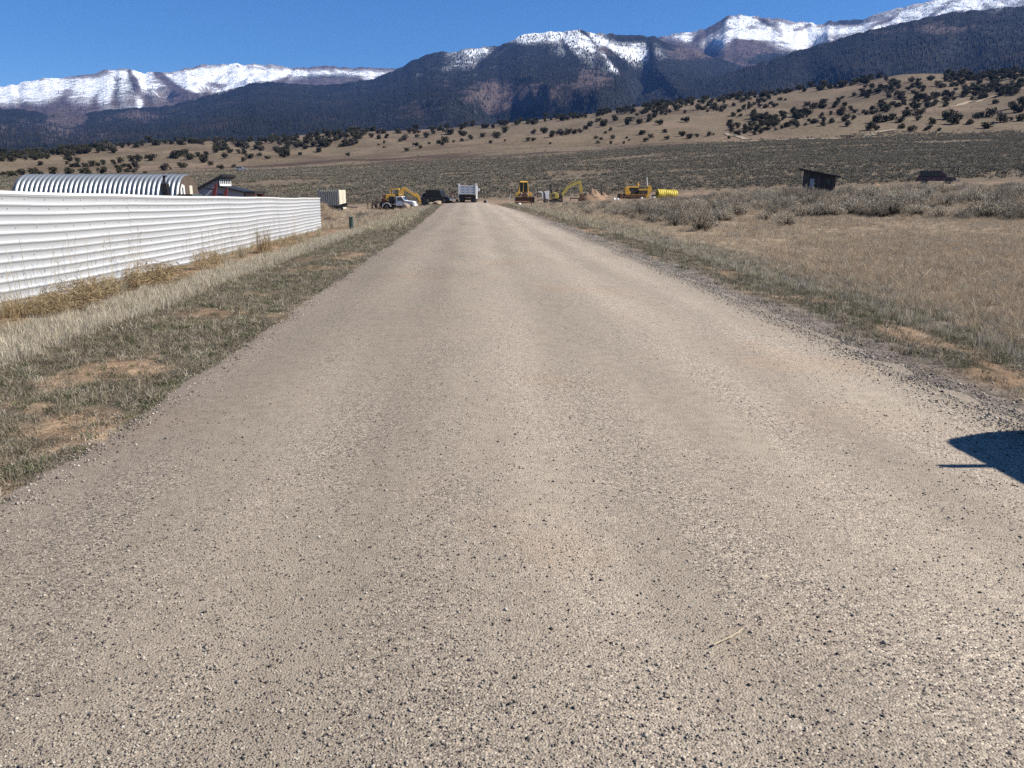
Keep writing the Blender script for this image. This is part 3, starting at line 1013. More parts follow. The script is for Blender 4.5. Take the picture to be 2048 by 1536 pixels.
# ------------------------------------------------------------------ arched hut behind the fence
def make_hut():
    yf = 97.0
    x0, x1 = ony(17, 365, yf).x, ony(352, 365, yf).x
    n = 34
    w = (x1 - x0) / n
    zt = ony(200, 349, yf + 3.6).z
    zg = gz((x0 + x1) / 2, yf + 3) - 0.1
    hgt = zt - zg
    t = thing('arched_hut', 'long arched corrugated steel hut showing over the white fence', 'hut', ((x0 + x1) / 2, yf + 3.8, zg))
    prof = [(0, 0.0), (0.36, 0.0), (0.52, 0.18), (0.76, 0.18), (1.0, 0.0)]
    V, f = [], []
    na = 22
    for u, d in prof:
        for k in range(na + 1):
            a = math.pi * k / na
            V.append((u * w, -(3.8 + d) * math.cos(a), (hgt - 0.12 + d) * math.sin(a) ** 0.82))
    for i in range(len(prof) - 1):
        for k in range(na):
            p = i * (na + 1) + k
            f.append((p, p + na + 1, p + na + 2, p + 1))
    me = np_mesh('arch_panel', V, f)
    for i in range(n):
        o = link('arch_panel', me, M_galv, t)
        o.location = (-(x1 - x0) / 2 + i * w, 0, 0)
    L = (x1 - x0) / 2
    arc = [(-3.75 * math.cos(math.pi * k / 20), (hgt - 0.1) * math.sin(math.pi * k / 20) ** 0.82) for k in range(21)]
    part('end_wall', M_brownw, t, lambda b: b.prism(arc, 'x', L + 0.02, L + 0.14))
    part('end_wall', M_brownw, t, lambda b: b.prism(arc, 'x', -L - 0.14, -L - 0.02))
    d = part('door', M_white, t, lambda b: b.prism([(-3.3, 0), (-1.7, 0), (-1.7, 3.2), (-2.4, 3.35), (-3.1, 2.6)], 'x', L + 0.142, L + 0.22), label='white side door')
    part('window', M_glass, d, lambda b: b.box((L + 0.225, -2.45, 2.3), (0.03, 0.35, 1.3)))
    part('wall_sheet', M_cream, t, lambda b: b.box((L + 0.16, 0.6, 1.9), (0.04, 1.0, 2.6)))


make_hut()

p = at(331, 88)
t = thing('flue_stove', 'black outdoor stove with a capped flue pipe against the arched hut', 'stove', p)
s = scale_at(331, 88)
zb = ony(331, 367, 88).z - p.z
part('body', M_black, t, lambda b: b.box((0, 0, (zb + 0.5) / 2), (12 / s, 0.8, zb - 0.5)), 0.03)
part('flue_pipe', M_black, t, lambda b: b.cyl((-0.02, 0, zb), (-0.02, 0, zb + 14 / s), 2.4 / s))
part('rain_cap', M_black, t, lambda b: b.box((0.12, 0, zb + 14.6 / s), (6.5 / s, 0.3, 0.13)))
for sx in (-1, 1):
    part('leg', M_black, t, lambda b: b.box((sx * 0.28, 0, 0.25), (0.08, 0.5, 0.52)))


# ------------------------------------------------------------------ house with a clerestory
def make_house():
    Y, D = 108.0, 5.2
    o0 = at(440, Y)
    t = thing('clerestory_house', 'grey house with steep black split roof and clerestory windows behind the white fence', 'house', o0)
    q = lambda px, row, y=Y: (ony(px, row, y).x - o0.x, ony(px, row, y).z - o0.z)
    xl, xm, xr = q(379, 385)[0], q(440, 385)[0], q(489, 385)[0]
    wall = [(xl, -0.3), (xr, -0.3), (xr, q(489, 386)[1]), (xm, q(440, 374)[1]), (xm, q(440, 357)[1]), (xl, q(379, 389)[1])]
    part('wall', M_grey, t, lambda b: b.prism(wall, 'y', 0, D))
    a, e = q(371, 388), q(447, 348.5)
    th = 0.30
    part('roof', M_roof, t, lambda b: b.prism([a, e, (e[0], e[1] - th), (a[0], a[1] - th)], 'y', -0.5, D + 0.5), label='steep black upper roof')
    a2, e2 = q(435, 370.5), q(491, 383)
    part('roof', M_roof, t, lambda b: b.prism([a2, e2, (e2[0], e2[1] - 0.22), (a2[0], a2[1] - 0.22)], 'y', -0.45, D + 0.3), label='low black roof below the clerestory')
    z0, z1 = q(440, 372)[1], q(440, 358)[1]
    cl = part('clerestory_wall', M_white, t, lambda b: b.box((xm + 0.03, D / 2, (z0 + z1) / 2), (0.06, D - 0.05, z1 - z0 - 0.05)))
    for k in range(6):
        part('window_pane', M_glass, cl, lambda b: b.box((xm + 0.07, 0.55 + k * 0.8, z0 + 0.62 * (z1 - z0)), (0.04, 0.42, 0.55 * (z1 - z0))))
    part('corner_trim', M_roof, t, lambda b: b.box((xm, -0.05, (z0 + z1) / 2), (0.14, 0.1, z1 - z0 + 0.15)))
    part('corner_trim', M_roof, t, lambda b: b.box((xr, -0.05, 1.0), (0.14, 0.1, 2.4)))
    a3, e3 = q(489, 382.5), q(510, 381.5)
    part('porch_roof', M_roof, t, lambda b: b.box(((a3[0] + e3[0]) / 2, D / 2, a3[1] - 0.15), (e3[0] - a3[0], D + 0.6, 0.3)))
    for yy in (0.2, D - 0.3):
        part('porch_post', M_red, t, lambda b: b.box((e3[0] - 0.15, yy, a3[1] / 2 - 0.2), (0.14, 0.14, a3[1] - 0.1)))
    part('porch_screen', M_rust, t, lambda b: b.box((e3[0] - 0.6, D - 0.6, a3[1] - 1.0), (0.9, 0.12, 1.3)))


make_house()


def make_aircraft(label, fx0, fx1, top, tilt, y, s_l, s_row):
    o0 = at(fx0, y)
    q = lambda px, row: (ony(px, row, y).x - o0.x, ony(px, row, y).z - o0.z)
    t = thing('light_aircraft', label, 'aircraft', o0, group='parked red aircraft')
    a, b_ = q(fx0 - 1, 392), q(fx0 + 8, 392)
    c, d = q(fx1 + 1.5, top), q(fx1 - 2.5, top + 0.7)
    part('tail_fin', M_red, t, lambda m: m.prism([a, b_, c, d], 'y', -0.09, 0.09), 0.02)
    s0, s1 = q(s_l, s_row), q(fx0 + 2, s_row + 2)
    part('tailplane', M_black, t, lambda m: m.prism([s0, (s1[0], s1[1] + 0.04), (s1[0], s1[1] - 0.16), (s0[0], s0[1] - 0.05)], 'y', -0.45, 0.35))
    part('fuselage', M_red, t, lambda m: m.cyl((0.4, 0.1, a[1] - 0.35), (-1.4, 3.4, 1.0), 0.16, 0.5, 12), smooth=True)
    part('tail_wheel', M_rubber, t, lambda m: m.cyl((0.2, 0.0, 0.15), (0.28, 0, 0.15), 0.15, n=12))
    part('wheel_strut', M_steel, t, lambda m: m.bar((0.24, 0, 0.15), (0.1, 0.2, a[1] - 0.3), 0.05))
    for sx in (-1, 1):
        wheel(t, (-1.2 + sx * 0.7, 3.2, 0.25), 0.25, 0.12)


make_aircraft('tall dark red aircraft tail fin in front of the grey house wall', 424, 433, 366, 0, 93, 410, 375.5)
make_aircraft('shorter dark red tail fin right of the taller one, above the white fence', 446, 454, 376.5, 0, 95, 431, 386.5)


# ------------------------------------------------------------------ vehicles
def car(name, label, cat, loc, rotz, L=4.7, W=1.85, H=1.75, paint=M_maroon, hood=0.27, rear=0.0, boxy=False, lights=True, group=None, wheel_r=0.36, glass=M_glass):
    """passenger vehicle; local +X is forward"""
    t = thing(name, label, cat, loc, rotz, group)
    zs = H * 0.56
    x1, x0 = L / 2, -L / 2
    body = [(x0, 0.42), (x0 + 0.05, zs - 0.05), (x0 + 0.12, zs), (x1 - hood * L, zs), (x1 - 0.12, zs - 0.12), (x1, zs - 0.3), (x1, 0.42)]
    part('body', paint, t, lambda b: b.prism(body, 'y', -W / 2, W / 2), 0.05)
    hx = x1 - hood * L
    k = 0.12 if boxy else 0.55
    cab = [(x0 + 0.14 + rear, zs), (x0 + 0.3 + rear, H), (hx - k, H), (hx + 0.12, zs)]
    part('cabin', paint, t, lambda b: b.prism(cab, 'y', -W / 2 + 0.12, W / 2 - 0.12), 0.04)
    part('windscreen', glass, t, lambda b: b.add([(hx + 0.10, -W / 2 + 0.25, zs + 0.08), (hx + 0.10, W / 2 - 0.25, zs + 0.08), (hx - k + 0.07, W / 2 - 0.25, H - 0.09), (hx - k + 0.07, -W / 2 + 0.25, H - 0.09),
                                                  (hx + 0.02, -W / 2 + 0.25, zs + 0.08), (hx + 0.02, W / 2 - 0.25, zs + 0.08), (hx - k, W / 2 - 0.25, H - 0.09), (hx - k, -W / 2 + 0.25, H - 0.09)],
                                                 [(0, 1, 2, 3), (7, 6, 5, 4), (0, 4, 5, 1), (1, 5, 6, 2), (2, 6, 7, 3), (3, 7, 4, 0)]))
    ln = (hx - k - 0.15) - (x0 + 0.35 + rear)
    for sy in (-1, 1):
        for j in range(2):
            a = x0 + 0.36 + rear + ln * j * 0.5 + 0.04
            part('side_window', glass, t, lambda b: b.prism([(a, zs + 0.08), (a, H - 0.12), (a + ln * 0.5 - 0.1, H - 0.12), (a + ln * 0.5 - 0.06, zs + 0.08)], 'y', sy * (W / 2 - 0.13), sy * (W / 2 - 0.105)))
        part('mirror', paint, t, lambda b: b.box((hx - 0.1, sy * (W / 2 + 0.1), zs + 0.12), (0.12, 0.22, 0.16)), 0.02)
        for wx in (x0 + L * 0.2, x1 - L * 0.19):
            wheel(t, (wx, sy * (W / 2 - 0.1), wheel_r), wheel_r, 0.24, 'y')
        if lights:
            part('headlight', M_chrome, t, lambda b: b.box((x1 + 0.01, sy * (W / 2 - 0.28), zs - 0.36), (0.06, 0.4, 0.18)))
            part('tail_light', M_redl, t, lambda b: b.box((x0 - 0.01, sy * (W / 2 - 0.12), zs - 0.2), (0.05, 0.16, 0.35)))
    part('bumper', M_chrome, t, lambda b: b.box((x1 + 0.06, 0, 0.52), (0.16, W * 0.98, 0.2)), 0.03)
    part('bumper', M_dark, t, lambda b: b.box((x0 - 0.06, 0, 0.52), (0.16, W * 0.98, 0.2)), 0.03)
    return t


p = at(1869, 99)
suv = car('suv', 'dark maroon SUV half hidden by sagebrush at the far right', 'suv', p, R(-28), 4.5, 1.85, 1.75, M_maroon)
part('grille', M_chrome, suv, lambda b: b.box((2.27, 0, 0.72), (0.05, 1.3, 0.22)))
p = hit(483, 342)
car('parked_car', 'tiny silver car out on the far plain above the house roof', 'car', p, 0.1, 4.4, 1.8, 1.5, M_silver)
p = at(387, 92)
car('parked_car', 'dark car with a sunlit windscreen peeping over the fence left of the tail fins', 'car', p + Vector((0, 0, 0.1)), R(-25), 4.2, 1.8, 1.85, M_dgreen, glass=M_glass2)
p = at(877, 104)
jeep = car('jeep', 'black boxy off-road vehicle beside the dark dumpster', 'jeep', p, R(-22), 3.9, 1.75, 1.75, M_black, 0.33, 0.1, True, wheel_r=0.42)
part('spare_wheel', M_rubber, jeep, lambda b: b.cyl((-2.0, 0, 1.0), (-2.22, 0, 1.0), 0.38, n=16))
part('roof_rail', M_black, jeep, lambda b: b.box((-0.6, 0, 1.8), (1.9, 1.35, 0.07)))

# white pickup with open work bed, tyres heaped at its tail
p = at(797, 103)
t = thing('pickup_truck', 'white single cab work pickup parked in front of the yellow excavator', 'pickup', p, R(-8))
prof = [(0.5, 0.55), (0.5, 0.95), (0.62, 1.72), (1.35, 1.74), (1.78, 1.22), (2.75, 1.12), (2.95, 1.0), (2.95, 0.52), (2.2, 0.5)]
prof = [(x - 0.75, z) for x, z in prof]
part('cab', M_white, t, lambda b: b.prism(prof, 'y', -0.92, 0.92), 0.04)
d = part('door', M_white, t, lambda b: b.prism([(-0.1, 0.58), (-0.1, 1.15), (0.75, 1.15), (0.88, 0.58)], 'y', -0.945, -0.925))
part('door_handle', M_dark, d, lambda b: b.box((0.02, -0.95, 1.06), (0.14, 0.03, 0.04)))
part('side_window', M_glass2, t, lambda b: b.prism([(0.0, 1.2), (0.04, 1.62), (0.56, 1.62), (0.86, 1.22)], 'y', -0.95, -0.926))
part('side_window', M_glass2, t, lambda b: b.prism([(0.0, 1.2), (0.04, 1.62), (0.56, 1.62), (0.86, 1.22)], 'y', 0.926, 0.95))
part('windscreen', M_glass, t, lambda b: b.add([(0.665, -0.8, 1.68), (0.665, 0.8, 1.68), (1.02, 0.8, 1.27), (1.02, -0.8, 1.27), (0.63, -0.8, 1.66), (0.63, 0.8, 1.66), (0.98, 0.8, 1.25), (0.98, -0.8, 1.25)],
                                               [(0, 1, 2, 3), (7, 6, 5, 4), (0, 4, 5, 1), (1, 5, 6, 2), (2, 6, 7, 3), (3, 7, 4, 0)]))
part('stripe', M_red, t, lambda b: b.box((1.4, -0.927, 1.03), (1.1, 0.012, 0.05)))
part('mirror', M_black, t, lambda b: b.box((0.78, -1.05, 1.1), (0.1, 0.18, 0.24)))
part('bumper', M_white, t, lambda b: b.box((2.25, 0, 0.62), (0.14, 1.8, 0.26)), 0.03)
part('headlight', M_chrome, t, lambda b: b.box((2.215, -0.65, 0.9), (0.03, 0.3, 0.16)))
part('headlight', M_chrome, t, lambda b: b.box((2.215, 0.65, 0.9), (0.03, 0.3, 0.16)))
part('chassis', M_dark, t, lambda b: b.box((-0.9, 0, 0.55), (3.4, 0.9, 0.22)))
part('work_bed', M_dark, t, lambda b: b.box((-1.35, 0, 0.86), (2.0, 1.7, 0.12)))
for sy in (-1, 1):
    arc = [(-1.45 + 0.62 * math.cos(a), 0.42 + 0.52 * math.sin(a)) for a in np.linspace(0, math.pi, 9)] + [(-1.45 + 0.48 * math.cos(a), 0.42 + 0.42 * math.sin(a)) for a in np.linspace(math.pi, 0, 9)]
    part('fender', M_white, t, lambda b: b.prism(arc, 'y', sy * 0.72, sy * 0.96))
    wheel(t, (-1.45, sy * 0.82, 0.38), 0.38, 0.26, 'y')
    wheel(t, (1.72, sy * 0.82, 0.38), 0.38, 0.24, 'y')
part('welder', M_dark, t, lambda b: b.box((-0.85, 0.1, 1.32), (0.8, 1.2, 0.8)), 0.04)
part('bed_rack', M_steel, t, lambda b: (b.bar((-0.42, -0.8, 0.9), (-0.42, -0.8, 1.75), 0.07), b.bar((-0.42, 0.8, 0.9), (-0.42, 0.8, 1.75), 0.07), b.bar((-0.42, -0.8, 1.75), (-0.42, 0.8, 1.75), 0.07)))
for i, (dx, dz, r, lab) in enumerate(((-2.75, 0.55, 0.55, 'largest of the black tyres heaped behind the white pickup'), (-3.25, 0.42, 0.42, 'middle black tyre heaped behind the white pickup'), (-2.35, 0.36, 0.36, 'small black tyre closest to the tail of the white pickup'))):
    ty = bpy.data.objects.new('tyre', None)
    COL.objects.link(ty)
    x = p.x + dx
    y = p.y + 0.5 - 0.25 * i
    ty.location = (x, y, gz(x, y))
    tag(ty, lab, 'tyre', 'tyres by the pickup')
    b = MB()
    n = 18
    vs, fs = [], []
    for k in range(n):
        a = 2 * math.pi * k / n
        for rr, yy in ((r, -0.1), (r, 0.1), (r * 0.58, 0.12), (r * 0.58, -0.12)):
            vs.append((rr * math.cos(a), yy, r + rr * math.sin(a)))
    for k in range(n):
        for j in range(4):
            fs.append((k * 4 + j, k * 4 + (j + 1) % 4, ((k + 1) % n) * 4 + (j + 1) % 4, ((k + 1) % n) * 4 + j))
    b.add(vs, fs)
    b.build('tread', M_rubber, ty)


def tracks(t, xs, y0, y1, h, w, m=M_dark):
    """two crawler tracks running along local Y, centred on x = +-xs"""
    for sx in (-1, 1):
        r = h / 2
        pts = [(y0 + r - r * math.sin(a), r - r * math.cos(a)) for a in np.linspace(0, math.pi, 7)] + [(y1 - r + r * math.sin(a), r + r * math.cos(a)) for a in np.linspace(0, math.pi, 7)]
        tr = part('track', m, t, lambda b: b.prism(pts, 'x', sx * xs - w / 2, sx * xs + w / 2))
        for k in range(12):
            yy = y0 + r + (y1 - y0 - h) * k / 11
            part('track_shoe', M_steel, tr, lambda b: b.box((sx * xs, yy, h + 0.02), (w * 1.02, 0.07, 0.05)))
        part('track_roller', m, tr, lambda b: [b.cyl((sx * xs + sx * w * 0.5, yy, r * 0.7), (sx * xs + sx * w * 0.6, yy, r * 0.7), r * 0.5, n=10) for yy in np.linspace(y0 + r, y1 - r, 4)])


# yellow excavator, boom reaching to the right
p = at(788, 109)
t = thing('excavator', 'large yellow excavator behind the white pickup with its arm lowered to the right', 'excavator', p)
S = scale_at(788, 109)
q = lambda px, row: ((px - 788) / S, ony(788, row, 109).z - p.z)
c0, c1 = q(790, 393), q(799, 377)
part('cab', M_yel, t, lambda b: b.box(((c0[0] + c1[0]) / 2, 0, (c0[1] + c1[1]) / 2), (c1[0] - c0[0], 1.0, c1[1] - c0[1])), 0.03)
part('cab_window', M_glass2, t, lambda b: b.box(((c0[0] + c1[0]) / 2, -0.51, c1[1] - 0.42), (c1[0] - c0[0] - 0.16, 0.03, 0.5)))
part('cab_window', M_glass2, t, lambda b: b.box((c1[0] + 0.01, 0, c1[1] - 0.42), (0.03, 0.8, 0.5)))
part('cab_window', M_black, t, lambda b: b.box(((c0[0] + c1[0]) / 2, -0.51, c0[1] + 0.17), (c1[0] - c0[0] - 0.14, 0.03, 0.26)))
f0, f1 = q(781.5, 390), q(789.5, 377.5)
part('guard_frame', M_yel2, t, lambda b: (b.bar((f0[0], -0.4, f0[1]), (f0[0], -0.4, f1[1]), 0.1), b.bar((f0[0], 0.5, f0[1]), (f0[0], 0.5, f1[1]), 0.1), b.bar((f0[0], -0.4, f1[1]), (f1[0], -0.4, f1[1]), 0.1), b.bar((f0[0], 0.5, f1[1]), (f1[0], 0.5, f1[1]), 0.1), b.box(((f0[0] + f1[0]) / 2, 0.05, f1[1] + 0.02), (f1[0] - f0[0], 0.95, 0.06))))
e0, e1 = q(771, 398), q(789, 388.5)
part('engine_hood', M_yel2, t, lambda b: b.prism([(e0[0], e0[1] + 0.1), (e0[0] + 0.15, e1[1]), (e1[0], e1[1] - 0.05), (e1[0], e0[1])], 'y', -0.9, 0.9), 0.04)
g0, g1 = q(766, 402), q(774, 389.5)
part('counterweight', M_rust, t, lambda b: b.prism([(g0[0], g0[1]), (g0[0] - 0.05, g1[1]), (g1[0] - 0.2, g1[1] + 0.05), (g1[0], g0[1] - 0.1)], 'y', -0.85, 0.85), 0.05)
d0, d1 = q(772, 403), q(803, 392)
part('turntable', M_yel, t, lambda b: b.box(((d0[0] + d1[0]) / 2, 0, (d0[1] + d1[1]) / 2 - 0.1), (d1[0] - d0[0], 1.7, d1[1] - d0[1] - 0.15)))
boom = [q(797, 394), q(801, 379.5), q(805, 375), q(810.5, 374.5), q(832, 391.5), q(830.5, 394.5), q(810, 380.5), q(808, 382), q(806, 394)]
part('boom', M_yel, t, lambda b: b.prism(boom, 'y', -0.22, 0.18), 0.02)
stick = [q(829, 385.5), q(832.5, 385.5), q(838, 392), q(843.5, 409), q(840.5, 410), q(834, 396), q(828, 390)]
part('stick', M_yel, t, lambda b: b.prism(stick, 'y', -0.15, 0.12), 0.02)
h0, h1 = q(814, 378), q(828, 387)
part('cylinder', M_steel, t, lambda b: b.cyl((h0[0], -0.02, h0[1] + 0.1), (h1[0], -0.02, h1[1] + 0.1), 0.06))
bk = [q(838, 408), q(844, 408), q(845, 413), q(841, 417.5), q(838, 414)]
part('bucket', M_steel, t, lambda b: b.prism(bk, 'y', -0.4, 0.35))
part('work_lamp', M_white, t, lambda b: b.cyl((q(802, 389)[0], -0.24, q(802, 389)[1]), (q(802, 389)[0], -0.3, q(802, 389)[1]), 0.1))
part('chassis', M_dark, t, lambda b: b.box((0, 0, 0.42), (2.4, 1.4, 0.4)))
sub = MB()
for sy in (-1, 1):
    pts = [(-1.5 + 0.3 - 0.3 * math.sin(a), 0.3 - 0.3 * math.cos(a)) for a in np.linspace(0, math.pi, 7)] + [(1.2 + 0.3 * math.sin(a), 0.3 + 0.3 * math.cos(a)) for a in np.linspace(0, math.pi, 7)]
    part('track', M_dark, t, lambda b: b.prism(pts, 'y', sy * 0.85 - 0.22, sy * 0.85 + 0.22))

# leaning rusty plate by the pickup
p = at(770, 107)
t = thing('rusty_plate', 'rusty brown iron plate leaning beside the tyres and the excavator', 'metal plate', p)
part('plate', M_rust, t, lambda b: b.box((0, 0, 0.75), (1.4, 0.12, 1.2), (R(18), R(28), 0)))
part('prop', M_dark, t, lambda b: b.bar((0.1, 0.1, 0.8), (0.3, 0.7, 0.0), 0.08))

# dumpster
p = at(855, 104.5)
t = thing('dumpster', 'dark green steel dumpster with a sloping black lid', 'dumpster', p, R(-6))
body = [(-0.72, 0.12), (-0.85, 0.95), (0.85, 0.95), (0.72, 0.12)]
part('body', M_dgreen, t, lambda b: b.prism(body, 'y', -0.65, 0.65))
part('lid', M_black, t, lambda b: b.prism([(-0.68, 0.95), (0.70, 1.38), (0.88, 1.4), (0.88, 0.95)][::-1], 'x', -0.88, 0.88), 0.02)
for k in range(4):
    part('rib', M_dgreen, t, lambda b: b.box((-0.6 + k * 0.4, -0.68, 0.55), (0.07, 0.06, 0.72)))
for sx in (-1, 1):
    part('fork_pocket', M_dgreen, t, lambda b: b.box((sx * 0.88, 0, 0.6), (0.12, 1.1, 0.14)))
    part('foot', M_dark, t, lambda b: b.box((sx * 0.5, 0, 0.06), (0.15, 1.1, 0.12)))

# dump truck seen from behind
p = at(934.5, 107)
t = thing('dump_truck', 'white dump truck parked at the end of the road, tailgate towards the viewer', 'dump truck', p, R(-3))
S = scale_at(934.5, 107)
zz = lambda row: ony(934.5, row, 107).z - p.z
W = 1.16
zt, zb = zz(370.5), zz(388.5)
part('bed', M_white, t, lambda b: (b.box((-W, 2.0, (zt + zb) / 2), (0.08, 3.9, zt - zb)), b.box((W, 2.0, (zt + zb) / 2), (0.08, 3.9, zt - zb)), b.box((0, 3.95, (zt + zb) / 2), (2 * W, 0.08, zt - zb)), b.box((0, 2.0, zb + 0.04), (2 * W, 3.9, 0.1))))
tg = part('tailgate', M_white, t, lambda b: b.box((0, 0.06, (zt + zb) / 2), (2 * W - 0.2, 0.05, zt - zb - 0.1)))
for k in range(4):
    part('tailgate_rib', M_white, tg, lambda b: b.box((0, 0.0, zb + 0.1 + k * (zt - zb - 0.2) / 3), (2 * W - 0.22, 0.16, 0.11)))
    part('tailgate_rib', M_white, tg, lambda b: b.box((-W + 0.2 + k * (2 * W - 0.4) / 3, -0.005, (zt + zb) / 2), (0.11, 0.15, zt - zb - 0.06)))
for sx in (-1, 1):
    part('corner_post', M_white, t, lambda b: (b.box((sx * W, 0.0, (zt + zb) / 2 + 0.06), (0.2, 0.24, zt - zb + 0.14)), b.box((sx * (W + 0.05), 0.0, zt + 0.17), (0.3, 0.2, 0.1))), 0.015)
    for k in range(5):
        part('side_rib', M_white, t, lambda b: b.box((sx * (W + 0.07), 0.6 + k * 0.75, (zt + zb) / 2), (0.12, 0.1, zt - zb)))
    part('mudguard', M_white, t, lambda b: b.box((sx * (W + 0.05), 1.4, zb - 0.32), (0.1, 2.8, 0.62)))
    part('mirror', M_white, t, lambda b: (b.box((sx * 1.42, 5.2, zz(379)), (0.22, 0.12, 0.42)), b.bar((sx * 0.95, 5.2, zz(380)), (sx * 1.35, 5.2, zz(380)), 0.05)))
    for yy in (0.75, 2.05):
        for k in (0, 1):
            wheel(t, (sx * (W - 0.18 - 0.36 * k), yy, 0.5), 0.5, 0.28)
    wheel(t, (sx * (W - 0.22), 6.2, 0.5), 0.5, 0.28)
    part('mud_flap', M_black, t, lambda b: b.box((sx * (W - 0.38), 0.12, 0.55), (0.62, 0.03, 0.75)))
    part('tail_light', M_redl, t, lambda b: b.box((sx * (W - 0.2), 0.02, zb - 0.12), (0.16, 0.05, 0.1)))
part('rear_beam', M_rust, t, lambda b: b.box((0, 0.15, zb - 0.1), (2 * W - 0.3, 0.22, 0.14)))
part('frame', M_dark, t, lambda b: b.box((0, 3.2, 0.85), (0.9, 6.2, 0.28)))
part('axle', M_dark, t, lambda b: (b.cyl((-1, 0.75, 0.5), (1, 0.75, 0.5), 0.13), b.cyl((-1, 2.05, 0.5), (1, 2.05, 0.5), 0.13)))
part('cab', M_white, t, lambda b: b.prism([(4.15, 0.8), (4.15, zt - 0.15), (5.2, zt - 0.18), (5.5, 1.5), (7.0, 1.4), (7.1, 0.7)], 'x', -1.05, 1.05), 0.05)
part('rear_window', M_glass, t, lambda b: b.box((0, 4.13, zt - 0.45), (1.3, 0.04, 0.4)))
part('hitch_box', M_black, t, lambda b: b.box((-W - 0.28, 0.3, 0.28), (0.32, 0.5, 0.42)))

# yellow bulldozer facing the viewer
p = at(1047.5, 103)
t = thing('bulldozer', 'yellow cab bulldozer facing the road with its blade in front', 'bulldozer', p, math.pi)
S = scale_at(1047.5, 103)
zz = lambda row: ony(1047.5, row, 103).z - p.z
tracks(t, 0.82, -2.0, 1.1, 0.75, 0.42)
part('hood', M_yel2, t, lambda b: b.prism([(-0.1, 0.6), (-0.1, zz(384)), (1.25, zz(386)), (1.3, 0.55)], 'x', -0.42, 0.42), 0.03)
part('grille', M_rust, t, lambda b: b.box((0, 1.31, 1.05), (0.7, 0.04, 0.9)))
zt = zz(364)
for sx in (-1, 1):
    for yy in (-0.15, -1.4):
        part('cab_post', M_yel2, t, lambda b: b.bar((sx * 0.62, yy, zz(386)), (sx * 0.48, yy - 0.05, zt), 0.1))
    part('fender', M_yel, t, lambda b: b.box((sx * 0.82, -0.7, zz(388) - 0.05), (0.5, 1.9, 0.45)), 0.03)
    part('side_window', M_glass, t, lambda b: b.box((sx * 0.56, -0.8, (zz(386) + zt) / 2), (0.03, 1.15, 0.85)))
    part('push_arm', M_yel2, t, lambda b: b.bar((sx * 1.12, -0.6, 0.4), (sx * 1.1, 1.75, 0.45), 0.16))
    part('headlight', M_white, t, lambda b: b.cyl((sx * 0.35, 1.28, zz(387)), (sx * 0.35, 1.34, zz(387)), 0.08))
    part('lift_cylinder', M_steel, t, lambda b: b.cyl((sx * 0.5, 1.1, 1.3), (sx * 0.45, 1.75, 0.55), 0.05))
part('cab', M_yel2, t, lambda b: b.box((0, -0.8, zz(388) + 0.05), (1.2, 1.35, 0.35)))
part('windscreen', M_glass, t, lambda b: b.box((0, -0.12, (zz(385) + zt) / 2), (0.95, 0.03, zt - zz(385) - 0.12)))
part('windscreen_post', M_yel, t, lambda b: b.bar((0.05, -0.09, zz(385)), (0.05, -0.09, zt), 0.06))
part('roof', M_yel2, t, lambda b: b.box((0, -0.8, zt + 0.04), (1.05, 1.5, 0.16), taper=0.85), 0.03)
part('exhaust', M_dark, t, lambda b: b.cyl((0.2, 0.6, zz(385)), (0.2, 0.6, zz(374)), 0.05))
bl = [(1.75, 0.08), (1.95, 0.12), (1.85, 0.35), (1.84, 0.6), (1.95, 0.82), (1.75, 0.8)]
bw = 37 / S / 2
part('blade', M_rust, t, lambda b: b.prism(bl, 'x', -bw, bw))
for sx in (-1, 1):
    part('blade_end', M_steel, t, lambda b: b.box((sx * (bw + 0.03), 1.85, 0.45), (0.06, 0.32, 0.85)))

# white sheets on a small trailer
p = at(1088, 99)
t = thing('tarped_trailer', 'small trailer carrying two upright white wrapped panels', 'trailer', p)
S = scale_at(1088, 99)
q = lambda px, row: ((px - 1088) / S, ony(1088, row, 99).z - p.z)
part('bed', M_steel, t, lambda b: b.box((0, 0.3, q(0, 400)[1]), (22 / S, 1.1, 0.12)))
part('drawbar', M_dark, t, lambda b: b.bar((-0.6, 0.3, 0.35), (-1.35, -0.2, 0.1), 0.08))
for sy in (-1, 1):
    wheel(t, (0.25, 0.3 + sy * 0.62, 0.26), 0.26, 0.16, 'y')
part('wrapped_panel', M_tarp, t, lambda b: b.prism([q(1088.5, 383), q(1098.3, 382.3), q(1097.8, 390), q(1096.8, 398.5), q(1091.5, 398), q(1090.5, 389)], 'y', 0.0, 0.5), 0.03)
part('wrapped_panel', M_tarp, t, lambda b: b.prism([q(1077, 382.2), q(1084, 383), q(1086, 385), q(1086.8, 397), q(1085, 397.5), q(1084, 387), q(1078, 384)], 'y', 0.0, 0.4), 0.02)
part('frame', M_steel, t, lambda b: b.prism([q(1086.5, 384), q(1090, 384), q(1090.5, 398), q(1087, 398)], 'y', 0.2, 0.3))

